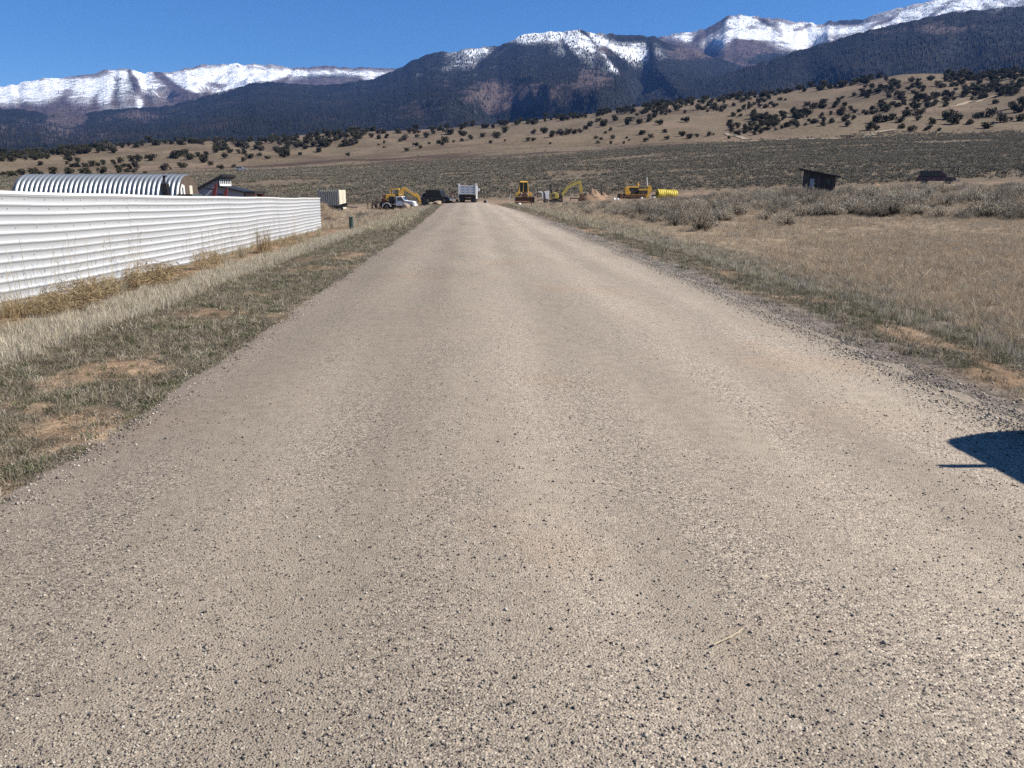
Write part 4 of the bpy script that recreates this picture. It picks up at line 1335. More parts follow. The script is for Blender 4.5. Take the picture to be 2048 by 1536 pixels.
# small excavator digging at the dirt pile
p = at(1110, 101)
t = thing('mini_excavator', 'small lime yellow excavator with open canopy frame and arm bent over the dirt pile', 'excavator', p)
S = scale_at(1110, 101)
q = lambda px, row: ((px - 1110) / S, ony(1110, row, 101).z - p.z)
for sy in (-1, 1):
    pts = [(-0.7 + 0.2 - 0.2 * math.sin(a), 0.2 - 0.2 * math.cos(a)) for a in np.linspace(0, math.pi, 7)] + [(0.55 + 0.2 * math.sin(a), 0.2 + 0.2 * math.cos(a)) for a in np.linspace(0, math.pi, 7)]
    part('track', M_black, t, lambda b: b.prism(pts, 'y', sy * 0.6 - 0.16, sy * 0.6 + 0.16))
part('chassis', M_dark, t, lambda b: b.box((0, 0, 0.4), (0.8, 0.9, 0.2)))
body = [q(1101, 397), q(1101.5, 387), q(1105, 384.5), q(1110, 384.3), q(1115, 387), q(1117.3, 391.5), q(1116.5, 396), q(1114, 397.5)]
part('engine_cover', M_lime, t, lambda b: b.prism(body, 'y', -0.6, 0.6), 0.06)
part('vent_panel', M_dark, t, lambda b: b.prism([q(1103, 394), q(1103, 388), q(1109, 388), q(1109, 394)], 'y', -0.625, -0.61))
for px in (1101, 1115.5):
    for sy in (-1, 1):
        a, b_ = q(px, 386), q(px - (0.0 if px < 1110 else 1.0), 370)
        part('canopy_post', M_dark, t, lambda m: m.bar((a[0], sy * 0.5, a[1]), (b_[0], sy * 0.5, b_[1]), 0.06))
a, b_ = q(1100.5, 369.5), q(1115, 369.5)
part('canopy', M_dark, t, lambda m: m.box(((a[0] + b_[0]) / 2, 0, a[1]), (b_[0] - a[0], 1.1, 0.07)))
part('seat', M_black, t, lambda m: m.box((q(1103, 0)[0], 0, q(0, 383)[1]), (0.18, 0.5, 0.5)), 0.04)
boom = [q(1120, 395), q(1121.5, 389), q(1131, 375), q(1135, 371.5), q(1157, 361.5), q(1159, 366), q(1138, 376), q(1128, 389), q(1126, 394.5)]
part('boom', M_lime, t, lambda m: m.prism(boom, 'y', -0.12, 0.1), 0.015)
stk = [q(1156, 361), q(1160, 360.5), q(1162, 366), q(1166, 379), q(1163, 388), q(1160.5, 388), q(1158, 377), q(1157, 366)]
part('stick', M_lime, t, lambda m: m.prism(stk, 'y', -0.09, 0.07), 0.015)
part('cylinder', M_dark, t, lambda m: m.cyl((q(1118, 391)[0], -0.1, q(0, 391)[1]), (q(1127, 378)[0], -0.1, q(0, 378)[1]), 0.06))
part('cylinder', M_lime, t, lambda m: m.cyl((q(1136, 371)[0], 0, q(0, 370.5)[1] + 0.15), (q(1151, 363)[0], 0, q(0, 363)[1] + 0.08), 0.05))
part('bucket', M_rust, t, lambda m: m.prism([q(1160, 387), q(1164, 388), q(1168, 392), q(1164, 399), q(1158, 400), q(1160, 394)], 'y', -0.3, 0.3))
part('swing_bracket', M_dark, t, lambda m: m.box((q(1121, 0)[0], 0, q(0, 394)[1]), (0.5, 0.35, 0.6)), 0.03)
part('dozer_blade', M_steel, t, lambda m: m.box((q(1124.5, 0)[0], 0, 0.25), (0.08, 1.5, 0.4)))
p = at(1149, 100)
t = thing('steel_rack', 'low black steel rack lying between the small excavator and the dirt pile', 'rack', p)
part('top_rail', M_black, t, lambda b: b.box((0, 0, 0.42), (1.1, 0.5, 0.14)))
for sx in (-1, 1):
    part('leg', M_black, t, lambda b: b.bar((sx * 0.5, 0, 0.42), (sx * 0.6, 0, 0.0), 0.08))

# old bulldozer without a cab, side on
p = at(1270, 99)
t = thing('old_bulldozer', 'old open yellow crawler bulldozer standing side on, rusty in places', 'bulldozer', p)
S = scale_at(1270, 99)
q = lambda px, row: ((px - 1270) / S, ony(1270, row, 99).z - p.z)
for sy in (-1, 1):
    a, b_ = q(1247, 395), q(1296, 387)
    r = 0.26
    z0 = 0.0
    pts = [(a[0] + r - r * math.sin(v), z0 + r - r * math.cos(v)) for v in np.linspace(0, math.pi, 7)] + [(b_[0] - r + r * math.sin(v), z0 + r + r * math.cos(v)) for v in np.linspace(0, math.pi, 7)]
    tr = part('track', M_rust, t, lambda m: m.prism(pts, 'y', sy * 0.7 - 0.2, sy * 0.7 + 0.2))
    for k in range(11):
        part('track_shoe', M_yel2, tr, lambda m: m.box((a[0] + r + (b_[0] - a[0] - 2 * r) * k / 10, sy * 0.7, 2 * r + 0.03), (0.16, 0.42, 0.06)))
    part('sprocket', M_yel2, tr, lambda m: m.cyl((b_[0] - r, sy * 0.92, r + 0.05), (b_[0] - r, sy * 0.96, r + 0.05), 0.25, n=12))
part('engine_deck', M_dark, t, lambda m: m.prism([q(1254, 389), q(1254, 376), q(1276, 376), q(1276, 389)], 'y', -0.38, 0.38))
part('hood', M_yel, t, lambda m: m.prism([q(1250, 375.8), q(1251, 373.2), q(1275.5, 372.8), q(1276, 376)], 'y', -0.42, 0.42), 0.03)
part('radiator_guard', M_yel2, t, lambda m: m.prism([q(1248.5, 389), q(1249, 374), q(1256, 376), q(1257.5, 381), q(1260.5, 385), q(1258, 389)], 'y', -0.46, 0.46), 0.02)
part('air_cleaner', M_yel2, t, lambda m: (m.cyl((q(1275, 0)[0], 0, q(0, 373)[1]), (q(1275, 0)[0], 0, q(0, 368.5)[1]), 0.13), m.cyl((q(1275.3, 0)[0], 0, q(0, 370.5)[1]), (q(1275.3, 0)[0], 0, q(0, 368.8)[1]), 0.2), m.cyl((q(1275.2, 0)[0], 0, q(0, 368.5)[1]), (q(1275.2, 0)[0], 0, q(0, 365)[1]), 0.08)))
part('operator_deck', M_yel2, t, lambda m: m.prism([q(1276, 389), q(1276, 379.5), q(1283, 377.5), q(1293, 377.5), q(1294, 389)], 'y', -0.62, 0.62))
part('side_panel', M_dark, t, lambda m: m.prism([q(1274, 388), q(1275, 380.8), q(1293, 380.8), q(1293, 388)], 'y', -0.66, -0.63))
part('seat', M_black, t, lambda m: m.box((q(1285, 0)[0], 0, q(0, 376)[1]), (0.35, 0.5, 0.2)), 0.03)
part('fuel_tank', M_yel2, t, lambda m: m.prism([q(1293, 388), q(1293.5, 372), q(1299, 371), q(1302, 378), q(1301, 384), q(1296, 388.5)], 'y', -0.5, 0.5), 0.03)
part('upright_pipe', M_tarp, t, lambda m: m.cyl((q(1294, 0)[0], -0.1, q(0, 372)[1]), (q(1292, 0)[0], -0.1, q(0, 354.5)[1]), 0.055))
part('lever', M_steel, t, lambda m: m.cyl((q(1290, 0)[0], 0.2, q(0, 376)[1]), (q(1288.5, 0)[0], 0.2, q(0, 362)[1]), 0.02))
part('blade', M_rust, t, lambda m: m.prism([(q(1238, 0)[0], 0.05), (q(1243, 0)[0], 0.02), (q(1244, 0)[0], 0.6), (q(1238.5, 0)[0], 0.66)], 'y', -1.1, 1.1))
part('push_arm', M_rust, t, lambda m: m.bar((q(1244, 0)[0], -0.98, 0.3), (q(1280, 0)[0], -0.98, 0.3), 0.14))

# coils of yellow plastic pipe in a row
p = at(1334, 95)
t = thing('pipe_coil_row', 'row of bright yellow plastic pipe coils lying in the sagebrush', 'pipe coils', p, R(12))
n = 10
for k in range(n):
    x = -1.22 + k * 0.27
    rr = 0.54 - 0.008 * k
    b = MB()
    vs, fs = [], []
    m_ = 16
    tl = 0.10 * math.sin(k * 1.7)
    for i in range(m_):
        a = 2 * math.pi * i / m_
        for (dx, r) in ((-0.135, rr - 0.07), (-0.08, rr), (0.08, rr + 0.01), (0.135, rr - 0.07), (0.1, rr - 0.2), (-0.1, rr - 0.2)):
            wob = 0.025 * math.sin(3 * a + k)
            vs.append((x + dx + tl * math.cos(a) * 0.35, (r + wob) * math.sin(a), rr + 0.0 + (r + wob) * math.cos(a)))
    for i in range(m_):
        for j in range(6):
            fs.append((i * 6 + j, i * 6 + (j + 1) % 6, ((i + 1) % m_) * 6 + (j + 1) % 6, ((i + 1) % m_) * 6 + j))
    b.add(vs, fs)
    b.build('coil', M_pipe, t)
part('strap', M_pipe, t, lambda b: b.bar((-1.3, -0.1, 1.06), (1.2, -0.1, 1.0), 0.05))

# green utility pedestal by the fence end
p = at(699, 39.5)
t = thing('utility_pedestal', 'short green utility pedestal standing in the grass beyond the fence end', 'utility box', p)
part('cabinet', M_green, t, lambda b: b.box((0, 0, 0.30), (0.19, 0.2, 0.66), taper=0.96), 0.012)
part('lid', M_green, t, lambda b: b.box((0, 0, 0.645), (0.21, 0.22, 0.05)), 0.01)
part('side_rib', M_green, t, lambda b: b.box((0.02, -0.105, 0.3), (0.03, 0.02, 0.55)))

# cream shipping container
p = at(677.5, 98)
t = thing('shipping_container', 'cream corrugated steel storage container beyond the end of the fence', 'container', p, R(-12))
Lc, Wc, Hc = 2.85, 2.2, ony(677.5, 379.5, 98).z - p.z
part('core', M_cream, t, lambda b: b.box((-Lc / 2, Wc / 2 + 0.07, Hc / 2 + 0.05), (Lc - 0.1, Wc - 0.2, Hc - 0.15)))
prof = []
npan = 9
for k in range(npan):
    x = -Lc + 0.12 + k * (Lc - 0.24) / npan
    w = (Lc - 0.24) / npan
    part('side_panel', M_cream, t, lambda b: b.prism([(x, 0.14), (x + 0.22 * w, 0.14), (x + 0.40 * w, -0.02), (x + 0.74 * w, -0.02), (x + w, 0.14)], 'z', 0.14, Hc - 0.1))
for x in (-Lc + 0.06, -0.06):
    part('corner_post', M_cream, t, lambda b: b.box((x, 0.04, Hc / 2), (0.12, 0.1, Hc)))
    part('corner_post', M_cream, t, lambda b: b.box((x, Wc + 0.03, Hc / 2), (0.12, 0.1, Hc)))
part('top_rail', M_cream, t, lambda b: b.box((-Lc / 2, 0.035, Hc - 0.04), (Lc - 0.24, 0.09, 0.1)))
part('bottom_rail', M_cream, t, lambda b: b.box((-Lc / 2, 0.035, 0.07), (Lc - 0.24, 0.09, 0.14)))
for k in range(2):
    dr = part('door', M_cream, t, lambda b: b.box((0.012, 0.58 + k * 1.05, Hc / 2), (0.05, 1.0, Hc - 0.2)))
    part('lock_bar', M_cream, dr, lambda b: b.cyl((0.05, 0.85 + k * 0.5, 0.15), (0.05, 0.85 + k * 0.5, Hc - 0.15), 0.02))

# black flatbed trailer in front of it
p = at(677, 91)
t = thing('flatbed_trailer', 'low black flatbed trailer below the cream container', 'trailer', p, R(4))
part('deck', M_black, t, lambda b: b.box((-0.2, 0, 0.55), (2.2, 1.4, 0.1)))
part('side_rail', M_black, t, lambda b: b.box((-0.2, -0.72, 0.64), (2.2, 0.05, 0.14)))
part('ramp', M_black, t, lambda b: b.box((0.55, -0.4, 0.75), (0.9, 0.5, 0.3), (0, R(-14), 0)))
part('drawbar', M_steel, t, lambda b: b.bar((0.9, 0, 0.5), (2.1, 0, 0.45), 0.14))
part('fender', M_black, t, lambda b: b.prism([(-0.9, 0.5), (-0.7, 0.68), (0.1, 0.68), (0.3, 0.5)], 'y', -0.95, -0.74))
for sy in (-1, 1):
    wheel(t, (-0.55, sy * 0.82, 0.3), 0.3, 0.18, 'y')
    wheel(t, (0.05, sy * 0.82, 0.3), 0.3, 0.18, 'y')
part('jack_stand', M_cream, t, lambda b: b.box((1.0, -0.2, 0.2), (0.12, 0.12, 0.42)))


# ------------------------------------------------------------------ heaps, boulders
def heap(name, label, cat, pos, rx, ry, h, seed, m=M_dirt, gran=1.0, group=None, rot=0.0):
    n, k = 40, 14
    V, f = [(0, 0, h)], []
    for j in range(1, k + 1):
        u = j / k
        for i in range(n):
            a = 2 * math.pi * i / n
            wob = 1 + 0.28 * (float(fbm(np.array([math.cos(a) * 1.5 + 5]), np.array([math.sin(a) * 1.5 + seed]), 3, seed)[0]) - 0.5)
            x, y = rx * u * wob * math.cos(a), ry * u * wob * math.sin(a)
            z = h * (1 - u) ** 0.85 * (1 - 0.12 * u)
            z += gran * h * 0.5 * (float(fbm(np.array([x * 2.2 / max(rx, ry) * 2]), np.array([y * 2.2 / max(rx, ry) * 2 + seed]), 4, seed)[0]) - 0.5) * (1 - u) ** 0.4
            V.append((x, y, z - 0.06 * (u > 0.99)))
    for i in range(n):
        f.append((0, 1 + i, 1 + (i + 1) % n))
    q4 = []
    for j in range(k - 1):
        for i in range(n):
            a, b_ = 1 + j * n + i, 1 + j * n + (i + 1) % n
            q4.append((a, a + n, b_ + n, b_))
    me = bpy.data.meshes.new(name)
    me.from_pydata(V, [], f + q4)
    for p_ in me.polygons:
        p_.use_smooth = True
    o = link(name, me, m)
    o.location = pos
    o.rotation_euler = (0, 0, rot)
    return tag(o, label, cat, group)


heap('dirt_pile', 'orange brown dirt pile under the small excavator bucket', 'dirt pile', at(1185, 102) + Vector((0, 0, -0.1)), 2.0, 1.8, ony(1185, 376, 102).z - at(1185, 102).z + 0.15, 3)
heap('dirt_mound', 'weedy brown dirt mound at the end of the white fence', 'dirt pile', at(655, 58) + Vector((-0.6, 0, -0.1)), 2.9, 2.6, 1.35, 8, mat('weedy_dirt', (0.165, 0.122, 0.085), 0.95, 0, 0.5, 2.6, 0.45, (0.26, 0.175, 0.12), bump=0.6))
heap('dirt_mound', 'pale dirt heap beyond the dark shed', 'dirt pile', at(1748, 102) + Vector((0, 0, -0.1)), 0.9, 0.9, 0.75, 12, M_dirt)
heap('dirt_mound', 'small brown dirt heap beside the back fence post', 'dirt pile', at(1207, 116) + Vector((0, 0, -0.1)), 0.7, 0.7, 0.8, 15, M_dirt)


def boulder(label, pos, r, seed, sz=(1, 1, 1), rot=0.0, m=M_rock, group='boulders at the yard entrance'):
    import bmesh
    bm = bmesh.new()
    bmesh.ops.create_icosphere(bm, subdivisions=3, radius=1)
    rs = np.random.default_rng(seed)
    planes = rs.normal(size=(11, 3))
    planes /= np.linalg.norm(planes, axis=1)[:, None]
    for v in bm.verts:
        d = np.array(v.co)
        lim = min([1.0] + [(0.78) / max(1e-3, float(d @ pl)) for pl in planes if d @ pl > 0.6])
        w = 1 + 0.10 * (float(fbm(np.array([d[0] * 2.5 + seed]), np.array([d[1] * 2.5 + d[2] * 2]), 3, seed)[0]) - 0.5)
        v.co = Vector((d * lim * w).tolist())
        v.co.x *= r * sz[0]
        v.co.y *= r * sz[1]
        v.co.z = v.co.z * r * sz[2] + r * sz[2] * 0.72
    me = bpy.data.meshes.new('boulder')
    bm.to_mesh(me)
    bm.free()
    o = link('boulder', me, m)
    o.location = pos
    o.rotation_euler = (0, 0, rot)
    tag(o, label, 'boulder', group)


boulder('pale pointed boulder in front of the white pickup', at(811, 99.5), 0.62, 1, (0.95, 0.8, 0.75))
boulder('flat pale boulder between the dumpster and the jeep', at(862, 98.5), 0.42, 2, (1.1, 0.8, 0.62))
boulder('bright buff boulder below the black jeep', at(874, 98), 0.48, 3, (1.2, 0.8, 0.6))
boulder('small white stone in front of the yellow cab bulldozer', at(1039, 97), 0.2, 4, (1.1, 0.9, 0.7), m=M_tarp)
boulder('small pale rock in the grass by the fence end', at(632, 41.0), 0.10, 5, (1, 0.8, 0.7))

# red engine hoist
p = at(902, 104)
t = thing('engine_hoist', 'thin dark red hoist standing left of the dump truck', 'hoist', p)
S = scale_at(902, 104)
hz = ony(902, 386, 104).z - p.z
part('mast', M_red, t, lambda b: b.bar((0.1, 0, 0), (0.05, 0, hz), 0.08))
part('arm', M_red, t, lambda b: b.bar((0.22, 0, hz), (-0.34, 0, hz - 0.06), 0.1))
part('hook', M_black, t, lambda b: b.box((-0.32, 0, hz - 0.12), (0.14, 0.12, 0.12)))
for sx in (-0.15, 0.45):
    part('leg', M_red, t, lambda b: b.bar((sx, -0.4, 0.06), (0.12, 0.2, hz * 0.75), 0.06))
part('base', M_black, t, lambda b: b.box((0.1, -0.1, 0.07), (0.95, 0.7, 0.12)))

# ------------------------------------------------------------------ shed on the right
Y = 72.0
o0 = at(1639, Y)
t = thing('wooden_shed', 'small dark plank shed with a single sloping roof in the sagebrush', 'shed', o0, R(-23))
q = lambda px, row: ((ony(px, row, Y).x - o0.x) * 0.92, ony(px, row, Y).z - o0.z)
xl, xr = q(1606.5, 360)[0], q(1671, 360)[0]
zl, zr = q(1606, 340)[1], q(1671, 353.5)[1]
roofz = lambda x: zl + (zr - zl) * (x - xl) / (xr - xl)
part('wall', M_oldw, t, lambda b: b.prism([(xl, -0.3), (xr, -0.3), (xr, zr - 0.02), (xl, zl - 0.02)], 'y', 0.03, 2.6))
n = 17
for k in range(n):
    a, e = xl + (xr - xl) * k / n + 0.006, xl + (xr - xl) * (k + 1) / n - 0.006
    part('plank', M_oldw, t, lambda b: b.prism([(a, -0.25), (e, -0.25), (e, roofz(e) - 0.03), (a, roofz(a) - 0.03)], 'y', -0.006 * (k % 3), 0.028))
a, e = q(1598, 336.5), q(1680.5, 353.5)
part('roof', M_roof, t, lambda b: b.prism([(a[0], a[1] + 0.03), (e[0], e[1] + 0.03), (e[0], e[1] - 0.09), (a[0], a[1] - 0.09)], 'y', -0.3, 2.9))
for k in range(5):
    x = xl + (xr - xl) * (k + 0.1) / 4.2
    part('rafter_end', M_oldw, t, lambda b: b.box((x, -0.16, roofz(x) - 0.06), (0.07, 0.26, 0.09)))
d0, d1 = q(1619, 375), q(1629, 357.5)
dr = part('door', mat('grey_white_door', (0.36, 0.39, 0.44), 0.6, 0, 0.1, 3), t, lambda b: b.box(((d0[0] + d1[0]) / 2, -0.04, (d0[1] + d1[1]) / 2), (d1[0] - d0[0], 0.05, d1[1] - d0[1])), label='pale door on the dark shed front')
part('door_frame', M_oldw, dr, lambda b: b.box(((d0[0] + d1[0]) / 2, -0.045, d1[1] + 0.05), (d1[0] - d0[0] + 0.14, 0.05, 0.07)))
w0, w1 = q(1652.5, 367), q(1661, 358)
wn = part('window', M_glass, t, lambda b: b.box(((w0[0] + w1[0]) / 2, -0.03, (w0[1] + w1[1]) / 2), (w1[0] - w0[0], 0.04, w1[1] - w0[1])))
part('window_frame', M_oldw, wn, lambda b: (b.box(((w0[0] + w1[0]) / 2, -0.045, w1[1] + 0.03), (w1[0] - w0[0] + 0.1, 0.04, 0.05)), b.box(((w0[0] + w1[0]) / 2, -0.045, w0[1] - 0.03), (w1[0] - w0[0] + 0.1, 0.04, 0.05))))

# far loading platform at the foot of the hill
p = hit(1690, 277)
t = thing('loading_platform', 'small dark wooden cattle loading platform at the foot of the juniper hill', 'platform', p, R(-20))
part('deck', M_oldw, t, lambda b: b.box((0, 0, 1.05), (3.4, 1.6, 0.22)))
for sx in (-1.5, -0.5, 0.5, 1.5):
    part('post', M_oldw, t, lambda b: b.box((sx, -0.7, 0.5), (0.18, 0.18, 1.1)))
for k in range(4):
    part('rail_post', M_oldw, t, lambda b: b.box((1.9 + k * 0.45, 0, 0.65), (0.1, 0.1, 1.3)))
part('ramp', M_oldw, t, lambda b: b.box((2.7, 0.2, 0.6), (1.9, 1.2, 0.12), (0, R(28), 0)))

# ------------------------------------------------------------------ wire fence along the back of the yard, stakes, oddments
t = thing('wire_fence', 'wire fence on thin dark posts across the foot of the sagebrush plain', 'fence', at(1000, 120))
o0 = Vector(t.location)
tops = []
for px in (610, 660, 735, 790, 850, 905, 968, 1020, 1075, 1102, 1150, 1203, 1263, 1321, 1380, 1440, 1500, 1560, 1700, 1780, 1850, 1911, 1975, 2040, 2110):
    d = 121 - 0.0125 * max(0, px - 1000)
    g = at(px, d)
    h = 1.25 + 0.25 * random.random()
    big = px in (968, 1203, 1263, 1911)
    part('fence_post', M_post, t, lambda b: b.cyl(g - o0 + Vector((0, 0, -0.2)), g - o0 + Vector((random.uniform(-.05, .05), 0, h)), 0.085 if big else 0.05, n=6))
    tops.append(g - o0)
b = MB()
for h in (0.45, 0.8, 1.15):
    for a, c in zip(tops[:-1], tops[1:]):
        b.bar(a + Vector((0, 0, h)), c + Vector((0, 0, h)), 0.012)
b.build('wire', M_steel, t)


def stake(label, px, d, row_top, w=0.05, m=M_post, lean=0.0, group='stakes by the yard'):
    g = at(px, d)
    h = ony(px, row_top, d).z - g.z
    b = MB()
    b.bar((0, 0, -0.15), (lean, 0, h), w, w * 0.8)
    b.bar((lean - 0.0, 0, h), (lean, 0, h + 0.03), w * 0.7, w * 0.6)
    o = b.build('stake', m)
    o.location = g
    tag(o, label, 'stake', group)


stake('thin rusty stake at the roadside near the pale boulder', 831, 84, 413, 0.07, M_rust)
stake('rusty stake in the grass below the yellow bulldozer blade, left one', 1046, 92, 397, 0.05, M_rust)
stake('rusty marker stake right of the bulldozer blade near the white grass strip', 1063, 76, 401, 0.06, M_rust)
stake('pale stake in front of the small lime excavator', 1106, 94, 381, 0.07, M_steel)
stake('white stake leaning on the slope left of the yellow bulldozer', 1018, 108, 388, 0.09, M_tarp, 0.2)
stake('tall dark post left of the heaped tyres', 753, 100, 394, 0.12, M_post)
stake('short dark post at the left end of the yard', 734, 101, 405, 0.09, M_post)
stake('grey upright post behind the tyres', 758, 98, 390, 0.05, M_steel)
stake('dark post between the tyres and the short post', 742, 101, 408, 0.05, M_post)

p = at(970, 104)
t = thing('small_crate', 'small dark crate with a white end at the right of the dump truck', 'crate', p)
part('box', M_dark, t, lambda b: b.box((0, 0, 0.2), (0.36, 0.3, 0.36)), 0.01)
part('end_board', M_tarp, t, lambda b: b.box((0.24, 0, 0.24), (0.1, 0.32, 0.46)))
for i, (px, d, s_, lab) in enumerate(((1229, 93, 0.24, 'white crumpled bag left of the old bulldozer blade'), (1236, 93, 0.22, 'second white crumpled bag nearest the old bulldozer blade'), (1284, 92.5, 0.2, 'white scrap of sheeting below the old bulldozer tracks'))):
    boulder(lab, at(px, d), s_, 20 + i, (1.0, 0.8, 0.8), m=M_tarp, group='white scraps by the old bulldozer')
    bpy.context.scene.collection.objects[-1].name = 'crumpled_bag'
    bpy.context.scene.collection.objects[-1]['category'] = 'bag'
p = at(1307, 93.5)
t = thing('feed_tub', 'small white tub with a black top left of the yellow pipe coils', 'tub', p)
part('tub', M_tarp, t, lambda b: b.cyl((0, 0, 0), (0, 0, 0.3), 0.2, 0.24, 12))
part('lid', M_black, t, lambda b: b.prism([(-0.22, 0.31), (-0.1, 0.52), (0.1, 0.45), (0.24, 0.55), (0.22, 0.31)], 'y', -0.15, 0.15))

# ------------------------------------------------------------------ the utility vehicle beside the viewer (out of frame; its shadow falls on the road)
SH = 1 / math.tan(SUN_EL)
RH = 1.92
xe = 3.11 + RH * SH * math.sin(SUN_AZ)
ysh = -RH * SH * math.cos(SUN_AZ)
yf = 4.68 - ysh
t = thing('utility_vehicle', 'dark side by side utility vehicle just right of the view, its shadow on the road', 'utility vehicle', (xe + 0.75, yf - 0.85, 0.0))
U = M_dgreen
rc = [(-0.75, 0.66), (-0.73, 0.76), (-0.67, 0.83), (-0.55, 0.88), (-0.3, 0.98), (0.0, 1.03), (0.4, 0.98)]
part('roof', M_black, t, lambda b: b.prism([(-0.75, -0.86)] + rc + [(0.83, 0.86), (0.83, -0.86)], 'z', RH - 0.06, RH))
part('body', U, t, lambda b: b.box((0.1, -0.2, 0.72), (1.36, 2.2, 0.7)), 0.05)
part('door', U, t, lambda b: b.prism([(-0.86, 0.4), (-0.86, RH - 0.05), (0.70, RH - 0.05), (0.80, 1.0), (0.80, 0.4)], 'x', -0.72, -0.66))
part('door', U, t, lambda b: b.prism([(-0.86, 0.4), (-0.86, RH - 0.05), (0.70, RH - 0.05), (0.80, 1.0), (0.80, 0.4)], 'x', 0.72, 0.78))
part('windscreen', M_glass, t, lambda b: b.box((0.03, 0.80, 1.45), (1.4, 0.04, 0.85)))
part('rear_panel', U, t, lambda b: b.box((0.03, -0.84, 1.2), (1.4, 0.04, 1.35)))
part('hood', U, t, lambda b: b.prism([(0.84, 0.4), (0.84, 0.98), (1.3, 0.8), (1.35, 0.4)], 'x', -0.42, 0.62), 0.03)
part('mirror', M_black, t, lambda b: b.box((-0.90, 0.33, RH - 0.075), (0.42, 0.05, 0.09)), 0.015)
for sx in (-1, 1):
    part('headlight', M_chrome, t, lambda b: b.cyl((0.1 + sx * 0.38, 1.3, 0.68), (0.1 + sx * 0.38, 1.36, 0.68), 0.08))
    for yy in (-0.9, 0.95):
        wheel(t, (0.1 + sx * 0.58, yy, 0.32), 0.32, 0.24)

# ------------------------------------------------------------------ plants: shared prototypes
PROTO = {}


def proto_coll(name):
    c = bpy.data.collections.new(name)
    PROTO[name] = c
    return c


def blades(n, spread, h, reach, width, rs, bend=0.5, z0=-0.01, tilt0=0.0):
    """n bent grass blades: arrays of vertices and triangles"""
    a = rs.uniform(0, 2 * math.pi, n)
    rr = spread * np.sqrt(rs.random(n))
    b = rs.uniform(0, 2 * math.pi, n)
    x0, y0 = rr * np.cos(a), rr * np.sin(a)
    hh = rs.uniform(h[0], h[1], n)
    re = rs.uniform(reach[0], reach[1], n)
    w = width * rs.uniform(0.6, 1.4, n)
    fa = rs.uniform(0, 2 * math.pi, n)
    wx, wy = w * np.cos(fa) / 2, w * np.sin(fa) / 2
    dx, dy = np.cos(b), np.sin(b)
    V = np.zeros((n, 5, 3))
    V[:, 0] = np.stack([x0 - wx, y0 - wy, np.full(n, z0)], 1)
    V[:, 1] = np.stack([x0 + wx, y0 + wy, np.full(n, z0)], 1)
    mx, my, mz = x0 + dx * re * bend * 0.5, y0 + dy * re * bend * 0.5, hh * 0.6
    V[:, 2] = np.stack([mx - wx * 0.8, my - wy * 0.8, mz], 1)
    V[:, 3] = np.stack([mx + wx * 0.8, my + wy * 0.8, mz], 1)
    V[:, 4] = np.stack([x0 + dx * re, y0 + dy * re, hh], 1)
    f = np.array([[0, 1, 3], [0, 3, 2], [2, 3, 4]])[None] + (np.arange(n) * 5)[:, None, None]
    return V.reshape(-1, 3), f.reshape(-1, 3)


def merge(*vf):
    vs, fs, o = [], [], 0
    for v, f in vf:
        vs.append(v)
        fs.append(f + o)
        o += len(v)
    return np.concatenate(vs), np.concatenate(fs)


def add_proto(coll, name, v, f, m):
    me = np_mesh(name, v, f)
    me.materials.append(m)
    o = bpy.data.objects.new(name, me)
    PROTO[coll].objects.link(o)
    return o


def scatter(name, coll, P, scl, label, cat, tilt=0.08, seed=0):
    rs = np.random.default_rng(seed)
    n = len(P)
    me = bpy.data.meshes.new(name)
    me.vertices.add(n)
    me.vertices.foreach_set('co', np.asarray(P, np.float32).ravel())
    rot = np.stack([rs.normal(0, tilt, n), rs.normal(0, tilt, n), rs.uniform(0, 6.283, n)], 1).astype(np.float32)
    a = me.attributes.new('rot', 'FLOAT_VECTOR', 'POINT')
    a.data.foreach_set('vector', rot.ravel())
    a = me.attributes.new('scl', 'FLOAT', 'POINT')
    a.data.foreach_set('value', np.asarray(scl, np.float32))
    a = me.attributes.new('idx', 'INT', 'POINT')
    a.data.foreach_set('value', rs.integers(0, 1000, n).astype(np.int32))
    o = link(name, me)
    ng = bpy.data.node_groups.new('scatter_' + name, 'GeometryNodeTree')
    ng.interface.new_socket('Geometry', in_out='INPUT', socket_type='NodeSocketGeometry')
    ng.interface.new_socket('Geometry', in_out='OUTPUT', socket_type='NodeSocketGeometry')
    N = ng.nodes
    gi, go = N.new('NodeGroupInput'), N.new('NodeGroupOutput')
    ip = N.new('GeometryNodeInstanceOnPoints')
    ci = N.new('GeometryNodeCollectionInfo')
    ci.inputs['Collection'].default_value = PROTO[coll]
    ci.inputs['Separate Children'].default_value = True
    ci.inputs['Reset Children'].default_value = True
    ip.inputs['Pick Instance'].default_value = True

    def attr(nm, tp):
        q = N.new('GeometryNodeInputNamedAttribute')
        q.data_type = tp
        q.inputs['Name'].default_value = nm
        return q.outputs['Attribute']
    L = ng.links
    L.new(gi.outputs[0], ip.inputs['Points'])
    L.new(ci.outputs[0], ip.inputs['Instance'])
    L.new(attr('rot', 'FLOAT_VECTOR'), ip.inputs['Rotation'])
    L.new(attr('scl', 'FLOAT'), ip.inputs['Scale'])
    L.new(attr('idx', 'INT'), ip.inputs['Instance Index'])
    L.new(ip.outputs[0], go.inputs[0])
    md = o.modifiers.new('scatter', 'NODES')
    md.node_group = ng
    return tag(o, label, cat, None, 'stuff')


